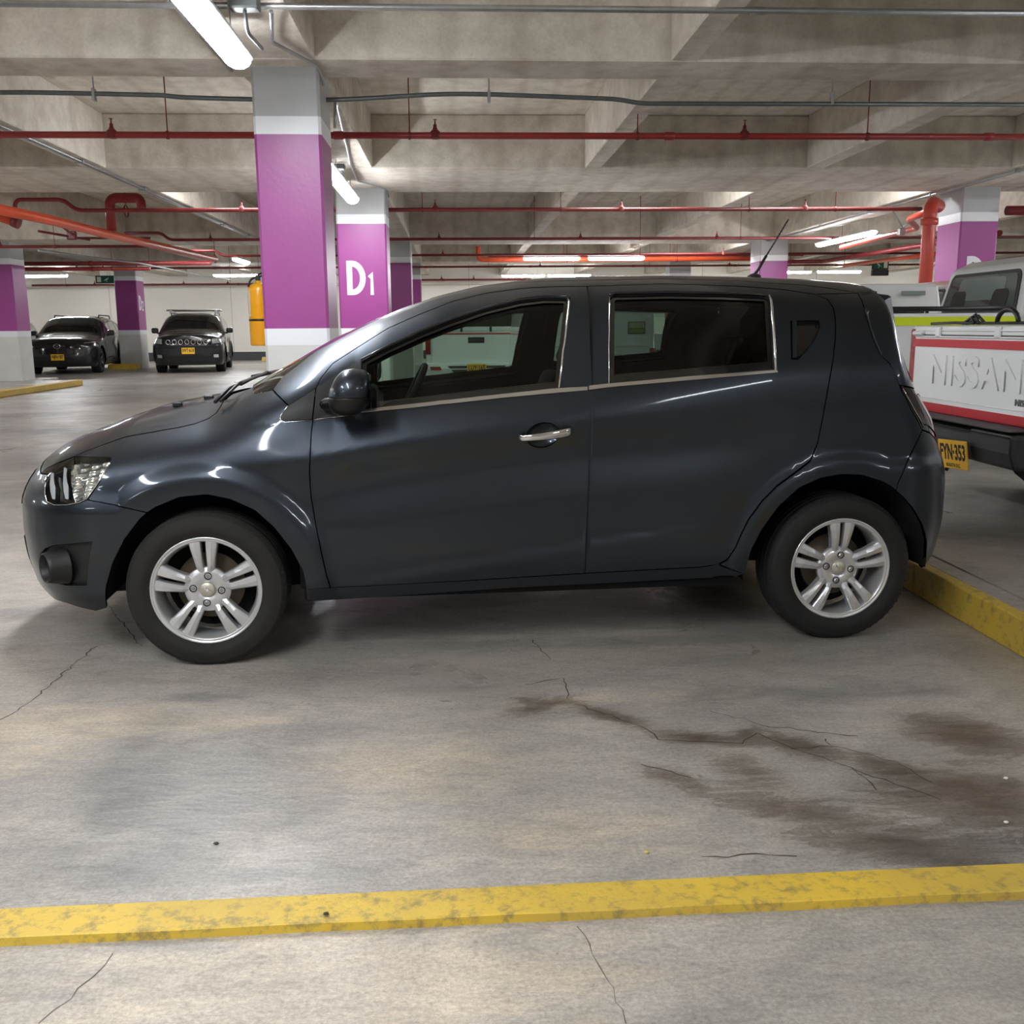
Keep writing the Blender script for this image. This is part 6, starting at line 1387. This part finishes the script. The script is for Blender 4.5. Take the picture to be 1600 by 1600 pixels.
# straps and a bar lying on the near pickup's tailgate
t = thing('strap_bundle', 'bundle of black straps lying on top of the white tailgate with red stripes', 'straps', (3.09, 5.78, 1.272))
b = bmesh.new(); random.seed(3)
for k in range(5):
    y = .12+random.uniform(-.06, .06); tube(b, [(random.uniform(-.02, .02), y-.10, .008), (.0, y-.04, .03+.008*k), (.01, y+.03, .012+.007*k), (.02, y+.10, .008)], .009, 6)
obj('knot', b, M_BLACK, t)
b = bmesh.new(); tube(b, [(.0, -.30+.11*math.cos(q), .012+.075*math.sin(q)) for q in np.linspace(0, math.pi, 11)], .014, 8); obj('loop', b, M_BLACK, t)
b = bmesh.new(); tube(b, [(.0, .60, .01), (.0, .30, .014), (.0, .0, .01), (.0, -.25, .010), (.0, -.72, .010)], .009, 8); obj('long_strap', b, M_BLACK, t)
pickup('white pickup with lime stripe and black bed rail beyond the red striped tailgate', (3.20, 9.12, .15), 0., stripes='lime', rails=True, bump='black', zt=1.19).scale = (1.02, 1.02, 1.025)
pickup('white pickup with a raised white canopy, just visible past the hatchback roof corner', (4.45, 12.9, .15), 0., canopy='white')
pickup('white pickup with black canopy seen from behind through the hatchback front window', (.35, 18.5, 0.), math.pi/2, 'LUY·165', '', stripes='thinred', canopy='black', bump='white', tz_plate=.50).scale = (1.075,)*3
pickup('white pickup glimpsed far off through the hatchback front window, beside the headrest', (2.15, 24.0, 0.), math.pi/2, bump='white')
pickup('white pickup with open door handles seen through the hatchback rear side window', (4.95, 22.6, 0.), -math.pi/2+.22, bump='white')
# white van seen through the rear side window
t = thing('van', 'plain white van panel with a small sign seen through the hatchback rear side window', 'van', (1.76, 13.0, 0))
b = bmesh.new(); prism(b, [(0, .35), (0, 1.70), (.10, 1.86), (3.4, 1.88), (4.0, 1.62), (4.5, 1.05), (4.6, .9), (4.6, .35)], -.85, .85, .94, (.9, 1.9)); bevel_all(b, .05, 2)
for v in b.verts: v.co = Vector((-v.co.y, v.co.x, v.co.z))
bmesh.ops.recalc_face_normals(b, faces=b.faces); obj('van_body', b, M_WBODY, t)
for x, nm in ((-.0, 'door_gap'), (-.55, 'door_gap')): b = bmesh.new(); box(b, x-.005, x+.005, -.006, .004, .45, 1.66); obj(nm, b, M_CLAD, t)
for z in (.92, 1.02): b = bmesh.new(); box(b, -.78, .74, -.02, .004, z, z+.02, .006); obj('pressed_rib', b, M_WBODY, t)
b = bmesh.new(); box(b, .47, .70, -.008, .002, 1.18, 1.34, .002); sg_ = obj('warning_sign', b, mat('sign_edge', (90, 96, 84), .5), t)
b = bmesh.new(); box(b, .485, .685, -.011, -.007, 1.26, 1.33); obj('sign_field', b, mat('sign_cream', (186, 184, 150), .5), sg_); b = bmesh.new(); box(b, .485, .685, -.011, -.007, 1.195, 1.25); obj('sign_field', b, mat('sign_olive', (150, 156, 90), .5), sg_)
for s in (-1, 1):
    b = bmesh.new(); box(b, s*.80-.04, s*.80+.04, -.01, .03, .7, 1.0, .01); obj('tail_lamp', b, M_TL, t)
    for y in (.9, 3.7): wheel(t, (s*.74, y, .33), R=.33, Wd=.2, rim_r=.20, side=1, simple=True).rotation_euler = (0, math.pi/2*s, 0)
b = bmesh.new(); box(b, -.8, .8, -.06, .1, .32, .5, .03); obj('bumper', b, M_BUMP, t); b = bmesh.new(); box(b, -.07, .0, -.03, .0, 1.0, 1.03, .01); obj('door_handle', b, M_BLACK, t)
t = thing('post', 'dark red post with a white tag standing beside the white van', 'post', (2.70, 12.7, 0))
b = bmesh.new(); tube(b, [(0, 0, 0), (0, 0, 1.78)], .045, 14); obj('post_shaft', b, M_RED, t); b = bmesh.new(); lathe(b, [(.11, 0), (.11, .015), (.05, .02)], 16); obj('base_plate', b, M_RED, t); b = bmesh.new(); lathe(b, [(.0465, 0), (.0465, .07)], 14, Matrix.Translation((0, 0, 1.05))); obj('white_tag', b, M_WHITE, t)
